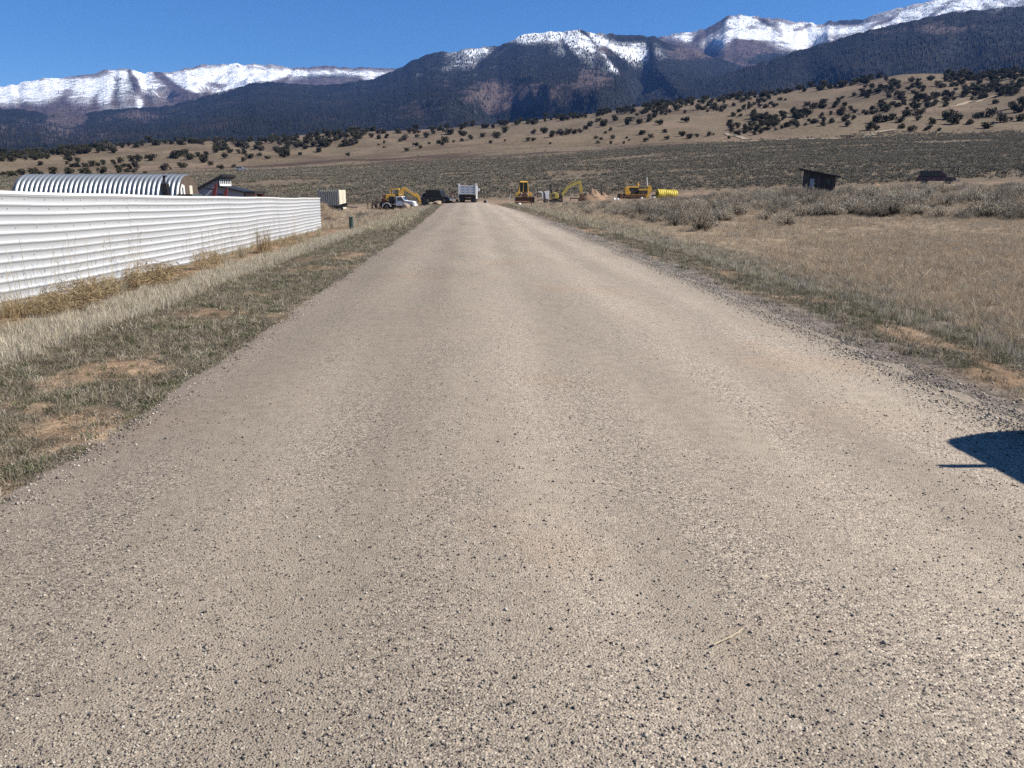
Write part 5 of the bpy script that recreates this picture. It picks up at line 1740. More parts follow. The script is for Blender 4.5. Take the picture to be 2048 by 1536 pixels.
ML_mat = leaf_mat('matted_grass', (0.15, 0.13, 0.088), (0.38, 0.325, 0.24), 0.35)
ML_green = leaf_mat('green_weed', (0.05, 0.085, 0.025), (0.11, 0.14, 0.05), 0.3)
ML_straw = leaf_mat('grey_straw', (0.36, 0.325, 0.255), (0.72, 0.64, 0.50), 0.25)
ML_cream = leaf_mat('cream_straw', (0.42, 0.36, 0.24), (0.62, 0.55, 0.40), 0.2)
ML_field = leaf_mat('brown_field_grass', (0.38, 0.29, 0.195), (0.72, 0.58, 0.42), 0.3)
ML_gold = leaf_mat('golden_weed', (0.27, 0.19, 0.10), (0.52, 0.40, 0.235), 0.25)
ML_sage = leaf_mat('sagebrush_leaf', (0.27, 0.235, 0.175), (0.60, 0.52, 0.40), 0.42)
ML_sagef = leaf_mat('far_sagebrush_leaf', (0.21, 0.19, 0.145), (0.37, 0.33, 0.255), 0.3, 0.1)
ML_twig = leaf_mat('sagebrush_twig', (0.05, 0.04, 0.032), (0.13, 0.105, 0.085), 0.2, 0.0)
ML_jun = leaf_mat('juniper_foliage', (0.032, 0.033, 0.018), (0.085, 0.080, 0.045), 0.3, 0.1)
ML_jung = leaf_mat('grey_bare_foliage', (0.07, 0.06, 0.05), (0.15, 0.13, 0.11), 0.3, 0.1)
M_bark = mat('juniper_bark', (0.07, 0.05, 0.04), 0.9, 0, 0.3, 5)

proto_coll('mat_tuft')
for k in range(6):
    rs = np.random.default_rng(100 + k)
    v, f = merge(blades(22, 0.10, (0.012, 0.05), (0.03, 0.11), 0.0045, rs), blades(6, 0.09, (0.04, 0.09), (0.01, 0.06), 0.004, rs))
    add_proto('mat_tuft', 'mat_tuft', v, f, ML_straw if k == 5 else ML_mat)
rs = np.random.default_rng(120)
v, f = blades(22, 0.07, (0.015, 0.05), (0.02, 0.06), 0.007, rs)
add_proto('mat_tuft', 'mat_tuft_green', v, f, ML_green)
proto_coll('straw_tuft')
for k in range(5):
    rs = np.random.default_rng(130 + k)
    v, f = merge(blades(26, 0.08, (0.07, 0.19), (0.0, 0.07), 0.0045, rs), blades(10, 0.10, (0.02, 0.06), (0.04, 0.12), 0.004, rs))
    add_proto('straw_tuft', 'straw_tuft', v, f, ML_cream if k == 4 else ML_straw)
proto_coll('field_tuft')
for k in range(6):
    rs = np.random.default_rng(150 + k)
    v, f = merge(blades(34, 0.18, (0.05, 0.19), (0.05, 0.24), 0.006, rs), blades(6, 0.14, (0.16, 0.30), (0.02, 0.14), 0.005, rs))
    add_proto('field_tuft', 'field_tuft', v, f, ML_straw if k == 5 else ML_field)
proto_coll('tall_tuft')
for k in range(4):
    rs = np.random.default_rng(170 + k)
    v, f = merge(blades(34, 0.10, (0.18, 0.45), (0.02, 0.16), 0.006, rs), blades(10, 0.09, (0.3, 0.6), (0.02, 0.2), 0.005, rs))
    add_proto('tall_tuft', 'tall_tuft', v, f, ML_gold if k % 2 else ML_cream)


def bush_geo(rs, twigs=90, leaves=420, h=1.0, w=1.15, leaf=0.05, up=0.55):
    """dome of thin upward twigs, small leaves toward their ends (unit-sized bush)"""
    n = twigs
    az = rs.uniform(0, 6.283, n)
    el = np.arcsin(np.clip(rs.uniform(0.18, 1.0, n), 0, 1))
    ln = rs.uniform(0.7, 1.05, n)
    lob = 0.75 + 0.45 * vn(np.cos(az) * 1.6 + 9, np.sin(az) * 1.6 + el * 1.3, int(rs.integers(1000)))
    tip = np.stack([np.cos(az) * np.cos(el) * w / 2 * ln * lob, np.sin(az) * np.cos(el) * w / 2 * ln * lob, (up * np.sin(el) + (1 - up) * 0.45) * h * ln * lob], 1)
    base = np.stack([tip[:, 0] * 0.12, tip[:, 1] * 0.12, np.zeros(n)], 1)
    mid = base * 0.5 + tip * 0.5 + np.stack([np.zeros(n), np.zeros(n), -0.08 * h * np.cos(el)], 1)
    wd_ = 0.012
    V = np.zeros((n, 5, 3))
    ox = np.stack([-np.sin(az), np.cos(az), np.zeros(n)], 1) * wd_
    V[:, 0], V[:, 1], V[:, 2], V[:, 3], V[:, 4] = base - ox, base + ox, mid - ox * 0.7, mid + ox * 0.7, tip
    f = (np.array([[0, 1, 3], [0, 3, 2], [2, 3, 4]])[None] + (np.arange(n) * 5)[:, None, None]).reshape(-1, 3)
    tw = (V.reshape(-1, 3), f)
    m = leaves
    i = rs.integers(0, n, m)
    t = rs.uniform(0.45, 1.05, m)[:, None]
    c = mid[i] * (1 - t) + tip[i] * t + rs.normal(0, 0.03, (m, 3)) * h
    d1 = rs.normal(size=(m, 3))
    d1[:, 2] = np.abs(d1[:, 2]) + 0.6
    d1 /= np.linalg.norm(d1, axis=1)[:, None]
    d2 = np.cross(d1, rs.normal(size=(m, 3)))
    d2 /= np.linalg.norm(d2, axis=1)[:, None] + 1e-6
    L = leaf * rs.uniform(0.6, 1.5, m)[:, None]
    LV = np.stack([c - d2 * L * 0.3, c + d2 * L * 0.3, c + d1 * L * 1.6], 1)
    LV[:, :, 2] = np.maximum(LV[:, :, 2], 0.0)
    lf = np.arange(m * 3).reshape(-1, 3)
    return tw, (LV.reshape(-1, 3), lf)


proto_coll('plain_sage')
for k in range(6):
    rs = np.random.default_rng(200 + k)
    tw, lv = bush_geo(rs, 8, 130, 0.95, 1.3, 0.13)
    add_proto('plain_sage', 'plain_sage', lv[0], lv[1], ML_sagef)
proto_coll('near_sage')
SAGE = []
for k in range(6):
    rs = np.random.default_rng(220 + k)
    tw, lv = bush_geo(rs, 120, 900, 1.0, 1.45, 0.038)
    mt, ml = np_mesh('stem', *tw), np_mesh('foliage', *lv)
    mt.materials.append(ML_twig)
    ml.materials.append(ML_sage)
    SAGE.append((mt, ml))
    v, f = merge(tw, lv)
    me = np_mesh('near_sage', v, f)
    me.materials.append(ML_sage)
    me.materials.append(ML_twig)
    me.polygons.foreach_set('material_index', (np.arange(len(f)) < len(tw[1])).astype(np.int32))
    o = bpy.data.objects.new('near_sage', me)
    PROTO['near_sage'].objects.link(o)


def on_ground(x, y, dz=0.0):
    return np.stack([x, y, Hz(x, y) + dz], 1)


def visible(P, margin=60):
    px, row = project(P[:, 0], P[:, 1], P[:, 2])
    return (px > -margin) & (px < 2048 + margin) & (row < 1600) & (P[:, 1] > 0.5)


def log_y(n, a, b, rs, k=1.0):
    """distances crowded toward the viewer"""
    u = rs.random(n)
    return a * (b / a) ** (u ** k)


# ------------------------------------------------------------------ grass of the verges
rs = np.random.default_rng(31)
n = 17000
y = log_y(n, 2.6, 95, rs)
L, Rr = road_lr(y)
k = sst(60, 25, y)
s = rs.uniform(-0.03, 1, n) ** 1.0 * (1.9 + 1.0 * k)
x = L - 0.06 - s
P = on_ground(x, y)
patch = fbm(x * 1.7, y * 1.1, 4, 12) * 0.5 + fbm(x * 0.55, y * 0.35, 4, 11) * 0.5
keep = visible(P) & ((patch < 0.575) | (rs.random(n) < 0.3))
scl = (0.55 + 0.55 * rs.random(n)) * (1 + 0.012 * y)
scatter('verge_grass', 'mat_tuft', P[keep], scl[keep], 'short matted grey green grass on the left verge', 'grass', 0.1, 1)
n = 19000
y = log_y(n, 3.0, 95, rs)
L, Rr = road_lr(y)
s = rs.uniform(0.1, 3.0, n)
x = Rr + s
P = on_ground(x, y)
patch = fbm(x * 1.7, y * 1.1, 4, 12) * 0.5 + fbm(x * 0.55, y * 0.35, 4, 11) * 0.5
keep = visible(P) & ((patch < 0.50) | (rs.random(n) < 0.15)) & (rs.random(n) < 0.62 * sst(0.0, 0.9, s))
scl = (0.75 + 0.5 * rs.random(n)) * (1 + 0.012 * y)
scatter('verge_grass', 'mat_tuft', P[keep], scl[keep], 'short matted grey green grass on the right verge', 'grass', 0.1, 2)
# bleached strips
n = 6000
y = log_y(n, 5, 95, rs, 0.9)
L, Rr = road_lr(y)
k = sst(60, 25, y)
x = L - (1.5 + 0.9 * k) - rs.uniform(-0.35, 1.15, n) - 0.15 * (fbm(y * 0.5, y * 0, 3, 4) - 0.5)
P = on_ground(x, y)
keep = visible(P)
scatter('straw_grass', 'straw_tuft', P[keep], ((0.5 + 0.55 * rs.random(n)) * (1 + 0.008 * y))[keep], 'bleached pale straw grass in a strip along the left verge', 'grass', 0.12, 3)
n = 4200
y = log_y(n, 6, 88, rs, 0.8)
L, Rr = road_lr(y)
x = Rr + 1.55 + rs.uniform(0, 1.35, n) + 0.4 * (fbm(y * 0.4, y * 0, 3, 6) - 0.5)
P = on_ground(x, y)
keep = visible(P) & (rs.random(n) < 0.75)
scatter('straw_grass', 'straw_tuft', P[keep], ((0.4 + 0.4 * rs.random(n)) * (1 + 0.010 * y))[keep], 'grey dead grass edging the brown field on the right', 'grass', 0.16, 4)
proto_coll('cream_tuft')
for k in range(3):
    rs3 = np.random.default_rng(190 + k)
    v, f = merge(blades(30, 0.12, (0.08, 0.2), (0.0, 0.1), 0.008, rs3), blades(14, 0.12, (0.03, 0.08), (0.05, 0.14), 0.008, rs3))
    add_proto('cream_tuft', 'cream_tuft', v, f, ML_cream)
n = 3000
y = rs.uniform(28, 92, n)
L, Rr = road_lr(y)
x = np.where(rs.random(n) < 0.5, Rr + 2.0 + rs.normal(0, 0.38, n), L - 1.75 - rs.normal(0, 0.4, n))
P = on_ground(x, y)
keep = visible(P) & (fbm(y * 0.15, (x > 0) * 9.0, 3, 64) > 0.42)
scatter('cream_grass', 'cream_tuft', P[keep], (0.9 + 0.8 * rs.random(n))[keep], 'bright cream dead grass in strips along both verges farther off', 'grass', 0.15, 15)
# brown field on the right
n = 46000
y = log_y(n, 7.5, 48, rs, 0.85)
x = rs.uniform(5.2, 6.5, n) + (rs.random(n) ** 0.8) * (0.86 * y + 4)
L, Rr = road_lr(y)
P = on_ground(x, y)
keep = visible(P) & (x > Rr + 2.1 + 0.8 * (fbm(x * 0.9 + 40, y * 0.3 + 7, 4, 14) - 0.5))
keep &= rs.random(n) < 0.3 + 0.9 * sst(0.62, 0.45, fbm(x * 0.25, y * 0.18, 4, 19))
scatter('field_grass', 'field_tuft', P[keep], ((0.32 + 0.36 * rs.random(n)) * (1 + 0.014 * y))[keep], 'fine brown dead grass filling the field on the right', 'grass', 0.15, 5)
# weeds at the foot of the fence
n = 900
y = log_y(n, 7, 46, rs, 0.8)
x = np.interp(y, FEN_Y, FEN_X) + 0.12 + 0.8 * rs.random(n) ** 1.6
P = on_ground(x, y)
keep = visible(P) & (fbm(x * 0.7, y * 0.5, 3, 66) > 0.43)
scatter('fence_weeds', 'tall_tuft', P[keep], (0.22 + 0.45 * rs.random(n) ** 2)[keep], 'dry golden weeds and bunch grass along the foot of the white fence', 'weeds', 0.15, 6)
# scrub of the rough ground left of the road beyond the fence, and around the yard
n = 5000
y = rs.uniform(44, 112, n)
x = rs.uniform(-30, -4.5, n)
P = on_ground(x, y)
keep = visible(P) & (rs.random(n) < 1 - dirt_mask(x, y))
scatter('rough_grass', 'field_tuft', P[keep], (1.1 + 0.9 * rs.random(n))[keep], 'rough brown grass on the ground beyond the fence', 'grass', 0.15, 7)
n = 9000
y = rs.uniform(44, 100, n)
x = rs.uniform(6, 62, n)
P = on_ground(x, y)
keep = visible(P) & (rs.random(n) < 1 - 1.3 * dirt_mask(x, y))
scatter('rough_grass', 'field_tuft', P[keep], (1.1 + 0.9 * rs.random(n))[keep], 'rough dead grass between the field and the dirt track', 'grass', 0.15, 8)

# ------------------------------------------------------------------ sagebrush
n = 105000
r = np.sqrt(rs.uniform(117 ** 2, 365 ** 2, n))
a = rs.uniform(R(-37), R(43), n)
x, y = r * np.sin(a), r * np.cos(a)
P = on_ground(x, y, -0.05)
keep = (rs.random(n) < 0.85 * sage_density(x, y) + 0.03 * sst(365, 300, r)) & visible(P)
scatter('sagebrush_plain', 'plain_sage', P[keep], (0.45 + 0.6 * rs.random(n) ** 1.6)[keep], 'grey sagebrush covering the plain below the hills', 'sagebrush', 0.1, 9)
FRONT = [(8.6, 47), (9.9, 34), (14, 37), (20, 39), (24, 31), (34, 36), (60, 50)]
fx, fy = np.array([p_[0] for p_ in FRONT]), np.array([p_[1] for p_ in FRONT])
n = 1150
x = rs.uniform(8, 62, n)
y = np.interp(x, fx, fy) + 2.0 + rs.uniform(0, 1, n) ** 0.9 * (np.clip(84 - 0.25 * (x - 20), 60, 92) - np.interp(x, fx, fy))
P = on_ground(x, y, -0.04)
keep = visible(P) & (rs.random(n) < (1 - dirt_mask(x, y)) * sst(0.30, 0.52, fbm(x * 0.12, y * 0.12, 3, 88) + 0.12))
keep &= ~((np.abs(x - 33.2) < 2.2) & (y > 69) & (y < 75))
scatter('sagebrush_thicket', 'near_sage', P[keep], ((0.5 + 1.1 * rs.random(n) ** 1.5) * (1 - 0.5 * sst(30, 16, x) * sst(46, 62, y)) * (1 - 0.5 * sst(40, 48, x) * sst(55, 66, y)))[keep], 'tangled grey sagebrush thicket behind the front row on the right', 'sagebrush', 0.1, 10)
n = 420
x = rs.uniform(-34, -6, n)
y = rs.uniform(46, 88, n)
P = on_ground(x, y, -0.04)
keep = visible(P) & (fbm(x * 0.13, y * 0.1, 3, 99) > 0.55)
scatter('sagebrush_patch', 'near_sage', P[keep], (0.35 + 0.4 * rs.random(n))[keep], 'low grey sagebrush left of the road beyond the fence', 'sagebrush', 0.1, 11)

ORD = ['first', 'second', 'third', 'fourth', 'fifth', 'sixth', 'seventh', 'eighth', 'ninth', 'tenth', 'eleventh', 'twelfth', 'thirteenth', 'fourteenth', 'fifteenth', 'sixteenth', 'seventeenth', 'eighteenth', 'nineteenth', 'twentieth']


def sagebrush(px, row, h, wid, label, group, k):
    g = hit(px, row)
    t = thing('sagebrush', label, 'sagebrush', g - Vector((0, 0, 0.03)), random.uniform(0, 6.28), group)
    t.scale = (h * wid, h * wid, h)
    mt, ml = SAGE[k % 6]
    link('stem', mt, None, t)
    link('foliage', ml, None, t)


row1 = [(1215, 428, .55), (1265, 440, .7), (1300, 446, .75), (1345, 452, .85), (1400, 463, 1.25), (1440, 442, .95), (1470, 434, 1.35), (1530, 442, .85), (1575, 453, .95), (1600, 434, 1.1), (1650, 434, 1.2), (1695, 430, 1.1),
        (1742, 432, 1.0), (1790, 430, 1.25), (1835, 432, 1.1), (1880, 436, .9), (1925, 440, .65), (1960, 434, 1.15), (2005, 438, 1.2), (2042, 442, 1.3)]
for i, (px, row, h) in enumerate(row1):
    lab = 'sagebrush in the front row of the right thicket, %s from the left' % ORD[i]
    if i == 4:
        lab = 'big pale spreading sagebrush standing forward at the edge of the brown field'
    if i == 6:
        lab = 'dark dense sagebrush with black shade under it, left part of the thicket'
    sagebrush(px, row, h, 1.1, lab, 'sagebrush along the front of the thicket', i)
row2 = [(1195, 412, .5, 'lone sagebrush near the dirt pile'), (1240, 410, .45, 'sagebrush in front of the old bulldozer blade'), (1290, 412, .5, 'sagebrush right below the old bulldozer'), (1345, 410, .45, 'sagebrush below the yellow pipe coils'),
        (1540, 415, 1.2, 'sagebrush left of the dark shed corner'), (1585, 412, 1.1, 'sagebrush touching the left corner of the dark shed'), (1640, 408, 1.1, 'sagebrush in front of the dark shed door'), (1690, 408, 1.0, 'sagebrush by the right corner of the dark shed'),
        (1770, 405, 1.1, 'sagebrush between the dark shed and the maroon SUV'), (1865, 400, .6, 'sagebrush directly in front of the maroon SUV'), (1960, 398, 1.2, 'sagebrush right of the maroon SUV'),
        (1120, 420, .5, 'small sagebrush by the white grass strip on the right verge'), (722, 436, .75, 'grey sagebrush behind the green utility pedestal'), (690, 428, .5, 'small grey sagebrush left of the green utility pedestal'), (745, 426, .5, 'small sagebrush below the heaped tyres')]
for i, (px, row, h, lab) in enumerate(row2):
    sagebrush(px, row, h, 1.15, lab, 'single sagebrush bushes', i + 2)


# tumbleweeds and bunch grass clumps by the fence
def tumble_geo(rs, n=900):
    """ball of tangled thin curved twigs, unit width, sitting on the ground"""
    d = rs.normal(size=(n, 3))
    d /= np.linalg.norm(d, axis=1)[:, None]
    c = d * (0.5 * rs.uniform(0.25, 1.0, n) ** 0.5)[:, None]
    c[:, 2] = c[:, 2] * 0.75 + 0.36
    a = rs.normal(size=(n, 3)) + d * 0.5
    a /= np.linalg.norm(a, axis=1)[:, None]
    b = np.cross(a, rs.normal(size=(n, 3)))
    b /= np.linalg.norm(b, axis=1)[:, None]
    L = rs.uniform(0.07, 0.2, n)[:, None]
    w = np.cross(a, b) * 0.005
    base, mid, tip = c - a * L * 0.5, c + b * L * 0.25, c + a * L * 0.6
    V = np.stack([base - w, base + w, mid - w, mid + w, tip], 1)
    V[:, :, 2] = np.maximum(V[:, :, 2], 0.0)
    f = (np.array([[0, 1, 3], [0, 3, 2], [2, 3, 4]])[None] + (np.arange(n) * 5)[:, None, None]).reshape(-1, 3)
    return V.reshape(-1, 3), f


TUM = []
for k in range(3):
    me = np_mesh('tumbleweed', *tumble_geo(np.random.default_rng(300 + k)))
    me.materials.append(ML_gold)
    TUM.append(me)
for i, (px, row, h, lab) in enumerate(((150, 628, .62, 'brown tumbleweed against the fence, closest to the left edge'), (196, 610, .6, 'rounded golden tumbleweed, second along the fence'), (300, 582, .7, 'big golden tumbleweed in the middle of the fence'), (338, 572, .62, 'darker tumbleweed just beyond the biggest one'),
                                       (415, 540, .6, 'low orange tumbleweed before the pale bunch grass'), (95, 640, .45, 'small tumbleweed by the bare orange dirt'), (575, 500, .5, 'far grey tumbleweed near the end of the fence'))):
    g = hit(px, row)
    o = link('tumbleweed', TUM[i % 3], None)
    o.location = g - Vector((0, 0, 0.02))
    o.scale = (h * 1.5, h * 1.3, h * 1.1)
    o.rotation_euler = (0, 0, i * 1.3)
    tag(o, lab, 'tumbleweed', 'tumbleweeds along the fence')
BG = []
for k in range(3):
    rs2 = np.random.default_rng(320 + k)
    v, f = merge(blades(150, 0.16, (0.25, 0.6), (0.05, 0.3), 0.006, rs2), blades(60, 0.18, (0.1, 0.3), (0.15, 0.4), 0.006, rs2))
    me = np_mesh('bunch_grass', v, f)
    me.materials.append(ML_cream if k != 1 else ML_gold)
    BG.append(me)
for i, (px, row, h, lab) in enumerate(((240, 600, .85, 'pale bunch grass clump between the two groups of tumbleweeds'), (30, 640, .8, 'golden bunch grass clump at the left edge of the view'), (445, 528, .9, 'cream bunch grass clump right of the orange tumbleweed'), (485, 516, .9, 'second cream bunch grass clump right of the orange tumbleweed'),
                                       (530, 508, 1.6, 'tallest pinkish bunch grass clump standing against the fence'), (605, 486, .9, 'pale bunch grass clump near the far end of the fence'), (640, 474, .9, 'cream bunch grass at the very end of the fence'))):
    g = hit(px, row)
    o = link('bunch_grass', BG[i % 3], None)
    o.location = g
    o.scale = (h, h, h)
    o.rotation_euler = (0, 0, i * 2.1)
    tag(o, lab, 'grass clump', 'bunch grass along the fence')
# thin dead stalks rising in front of the fence
n = 120
v, f = [], []
rs2 = np.random.default_rng(340)
stalks = MB()
for i in range(n):
    y = float(log_y(1, 8, 36, rs2)[0])
    if vn(np.array([y * 0.5]), np.array([3.0]), 4)[0] < 0.42:
        continue
    x = float(np.interp(y, FEN_Y, FEN_X)) + 0.15 + 0.5 * rs2.random()
    z = gz(x, y)
    h = rs2.uniform(0.45, 1.15)
    p0 = Vector((x, y, z))
    p1 = p0 + Vector((rs2.normal(0, 0.08), rs2.normal(0, 0.08), h))
    stalks.bar(p0, p1, 0.004)
    for j in range(5):
        q0 = p0.lerp(p1, 0.45 + 0.12 * j)
        stalks.bar(q0, q0 + Vector((rs2.normal(0, 0.08), rs2.normal(0, 0.08), rs2.uniform(0.04, 0.14))), 0.003)
tag(stalks.build('dead_stalks', M_straw), 'thin branching dead stalks in front of the white fence', 'weeds', None, 'stuff')
# pale broken stalks lying in the field
rs2 = np.random.default_rng(350)
fs_ = MB()
for i in range(150):
    y = float(log_y(1, 7, 30, rs2)[0])
    x = 5.5 + rs2.random() * (0.75 * y)
    z = gz(x, y)
    a = rs2.uniform(0, 6.28)
    l = rs2.uniform(0.15, 0.6)
    e = rs2.uniform(0.0, 0.6)
    fs_.bar((x, y, z + 0.03), (x + l * math.cos(a), y + l * math.sin(a), z + 0.05 + l * e), 0.005)
tag(fs_.build('broken_stalks', M_straw), 'pale broken stalks scattered through the brown field', 'weeds', None, 'stuff')


# ------------------------------------------------------------------ junipers on the hills
def crown_geo(rs, n=420, leaf=0.20):
    """lumpy rounded crown, unit height and width, of many small leaf sprays"""
    lob = rs.normal(size=(7, 3)) * np.array([0.26, 0.26, 0.2]) + np.array([0, 0, 0.55])
    lr = rs.uniform(0.24, 0.38, 7)
    lob[0], lr[0] = (0, 0, 0.5), 0.42
    i = rs.integers(0, 7, n)
    d = rs.normal(size=(n, 3))
    d /= np.linalg.norm(d, axis=1)[:, None]
    c = lob[i] + d * (lr[i] * rs.uniform(0.55, 1.05, n))[:, None]
    c[:, 2] = np.clip(c[:, 2], 0.10, 1.1)
    a = rs.normal(size=(n, 3)) + d
    a /= np.linalg.norm(a, axis=1)[:, None]
    b = np.cross(a, rs.normal(size=(n, 3)))
    b /= np.linalg.norm(b, axis=1)[:, None]
    s = leaf * rs.uniform(0.5, 1.1, n)[:, None]
    V = np.stack([c - b * s * 0.5, c + b * s * 0.5, c + a * s], 1)
    return V.reshape(-1, 3), np.arange(n * 3).reshape(-1, 3)


proto_coll('juniper_crown')
CROWN, TRUNK = [], []
for k in range(8):
    rs2 = np.random.default_rng(400 + k)
    v, f = crown_geo(rs2)
    me = np_mesh('crown', v, f)
    me.materials.append(ML_jung if k == 7 else ML_jun)
    CROWN.append(me)
    o = bpy.data.objects.new('juniper_crown', me)
    PROTO['juniper_crown'].objects.link(o)
    b = MB()
    b.cyl((0, 0, -0.08), (0.02, 0.01, 0.3), 0.05, 0.035, 6)
    for j in range(4):
        a = j * 1.6 + k
        b.cyl((0.02, 0.01, 0.2), (0.22 * math.cos(a), 0.22 * math.sin(a), 0.55), 0.028, 0.012, 5)
    o = b.build('trunk', M_bark)
    TRUNK.append(o.data)
    bpy.data.objects.remove(o)

J = []
J += [(7, 351, 10), (25, 356, 18), (45, 350, 14), (65, 350, 16), (80, 352, 12), (105, 350, 15), (137, 349, 17), (162, 347, 10), (172, 349, 16), (205, 347, 14), (207, 340, 8), (82, 331, 10), (135, 329, 6), (145, 334, 10), (153, 334, 12), (170, 334, 9), (185, 333, 12),
      (195, 332, 10), (208, 330, 10), (228, 329, 10), (138, 323, 12), (155, 325, 10), (229, 307, 11), (205, 303, 12), (237, 338, 12), (249, 335, 10), (260, 338, 10), (273, 338, 15), (242, 326, 12), (262, 324, 14), (278, 323, 14), (295, 317, 10), (305, 322, 14), (328, 342, 16),
      (342, 339, 6), (290, 348, 8), (240, 346, 12), (255, 345, 12), (268, 346, 10), (365, 336, 15), (408, 326, 18), (423, 331, 10), (442, 339, 12), (468, 335, 9), (488, 323, 10), (500, 317, 14), (488, 308, 10), (520, 312, 9), (535, 318, 10), (558, 307, 10), (562, 313, 9), (575, 312, 14),
      (568, 316, 8), (601, 310, 9), (637, 305, 12), (696, 313, 9), (450, 316, 12), (412, 312, 10), (395, 314, 10), (355, 318, 16), (362, 312, 14), (378, 320, 18), (372, 308, 14), (345, 316, 12)]
J += [(757, 291, 5), (769, 287, 6), (768, 297, 5), (815, 303, 9), (832, 293, 11), (841, 297, 9), (858, 288, 7), (878, 287, 10), (886, 291, 9), (892, 286, 14), (907, 285, 6), (924, 283, 9), (941, 279, 10), (852, 276, 12), (833, 275, 9), (800, 283, 8), (808, 282, 15), (965, 275, 12),
      (981, 287, 8), (995, 277, 16), (1010, 283, 5), (1010, 266, 14), (901, 270, 18), (925, 272, 16), (866, 268, 10), (773, 277, 10), (757, 278, 10), (742, 275, 11), (1057, 283, 9), (1067, 282, 8), (1100, 288, 6), (1066, 269, 11), (1088, 267, 14), (1103, 275, 14), (1123, 271, 16), (1115, 270, 9),
      (1135, 270, 13), (1148, 268, 13), (1161, 266, 11), (1172, 259, 11), (1191, 278, 8), (1202, 280, 8), (1196, 287, 7), (1211, 267, 7), (1222, 262, 8), (1224, 278, 9), (1221, 288, 7), (1248, 288, 6), (1253, 277, 6), (1258, 282, 5), (1285, 270, 14), (1291, 284, 9), (1302, 276, 9), (1329, 266, 10),
      (1334, 280, 10), (1364, 273, 12), (1379, 278, 14), (1393, 275, 8), (1319, 250, 13), (1371, 245, 15), (1300, 244, 12), (1280, 248, 14), (1257, 250, 16), (1207, 253, 18), (1195, 244, 10), (1180, 253, 14), (1230, 242, 14), (1298, 236, 10), (1309, 236, 12)]
J += [(1419, 272, 10), (1427, 271, 5), (1457, 278, 7), (1458, 252, 12), (1466, 233, 10), (1479, 225, 11), (1481, 233, 8), (1507, 228, 12), (1521, 268, 13), (1553, 250, 11), (1587, 249, 8), (1598, 239, 12), (1612, 213, 10), (1549, 215, 10), (1561, 201, 8), (1570, 201, 6), (1530, 217, 12), (1541, 209, 9),
      (1695, 253, 13), (1741, 261, 16), (1640, 238, 7), (1676, 204, 9), (1684, 198, 7), (1670, 216, 14), (1690, 212, 10), (1708, 193, 9), (1724, 193, 9), (1735, 196, 9), (1753, 261, 10), (1803, 257, 12), (1821, 263, 15), (1865, 249, 12), (1851, 262, 8), (1857, 260, 10), (1878, 262, 8), (1905, 250, 20),
      (1915, 243, 16), (1893, 240, 20), (1939, 250, 12), (1950, 238, 13), (1961, 234, 10), (1978, 234, 16), (2001, 246, 17), (2003, 237, 12), (1973, 257, 17), (2021, 242, 7), (2040, 243, 14), (1990, 208, 10), (1971, 196, 8), (1860, 241, 6), (1837, 241, 10), (1815, 233, 18), (1835, 232, 16), (1830, 220, 16),
      (1855, 216, 14), (1868, 212, 12), (1892, 214, 11), (1752, 246, 18), (1772, 243, 16), (1782, 242, 14), (1800, 246, 14), (2035, 225, 20), (2045, 215, 18), (2025, 218, 14)]
NAMED = len(J)


def belt(poly, n, thick, s0, s1):
    pts = np.array(poly, float)
    seg = np.hypot(*(pts[1:] - pts[:-1]).T)
    cum = np.concatenate([[0], np.cumsum(seg)])
    for u in np.random.default_rng(int(n + thick * 10)).random((n, 3)):
        d = u[0] * cum[-1]
        px = np.interp(d, cum, pts[:, 0])
        row = np.interp(d, cum, pts[:, 1]) + (u[1] - 0.5) * thick
        J.append((px, row, s0 + (s1 - s0) * u[2]))


belt([(1452, 266), (1500, 262), (1560, 250), (1640, 243), (1700, 231), (1760, 216), (1850, 207), (1905, 195), (1960, 188), (2048, 178)], 140, 22, 6.5, 11.5)
belt([(1500, 245), (1560, 236), (1600, 228), (1650, 216)], 30, 14, 9, 14)
belt([(1250, 222), (1350, 216), (1450, 210), (1540, 202)], 95, 28, 6, 11)
belt([(1720, 175), (1800, 185), (1900, 175), (2048, 160)], 130, 38, 6, 10.5)
belt([(430, 292), (500, 296), (560, 296), (640, 286), (720, 276)], 115, 28, 7, 13)
belt([(0, 318), (80, 312), (150, 305), (230, 297)], 60, 16, 9, 13)
belt([(0, 312), (100, 304), (200, 294), (330, 285), (420, 284), (500, 285), (600, 272), (700, 266), (800, 263), (900, 258), (950, 254), (1050, 245), (1150, 233), (1250, 220), (1300, 211), (1400, 201), (1500, 193), (1600, 180), (1700, 168), (1780, 155)], 460, 13, 7, 12)
belt([(1890, 152), (1950, 156), (2048, 150)], 40, 14, 8, 12)
trees = []
for i, (px, row, w) in enumerate(J):
    g = hit(px, row)
    if g is None:
        continue
    dist = math.hypot(g.x, g.y)
    if dist < 270:
        continue
    wm = min(7.0, w * dist / F * 0.82)
    trees.append((g, wm, px, row, i < NAMED, wm / dist))
order = sorted(range(len(trees)), key=lambda i: (not trees[i][4], -trees[i][5]))
rest = []
JT = []
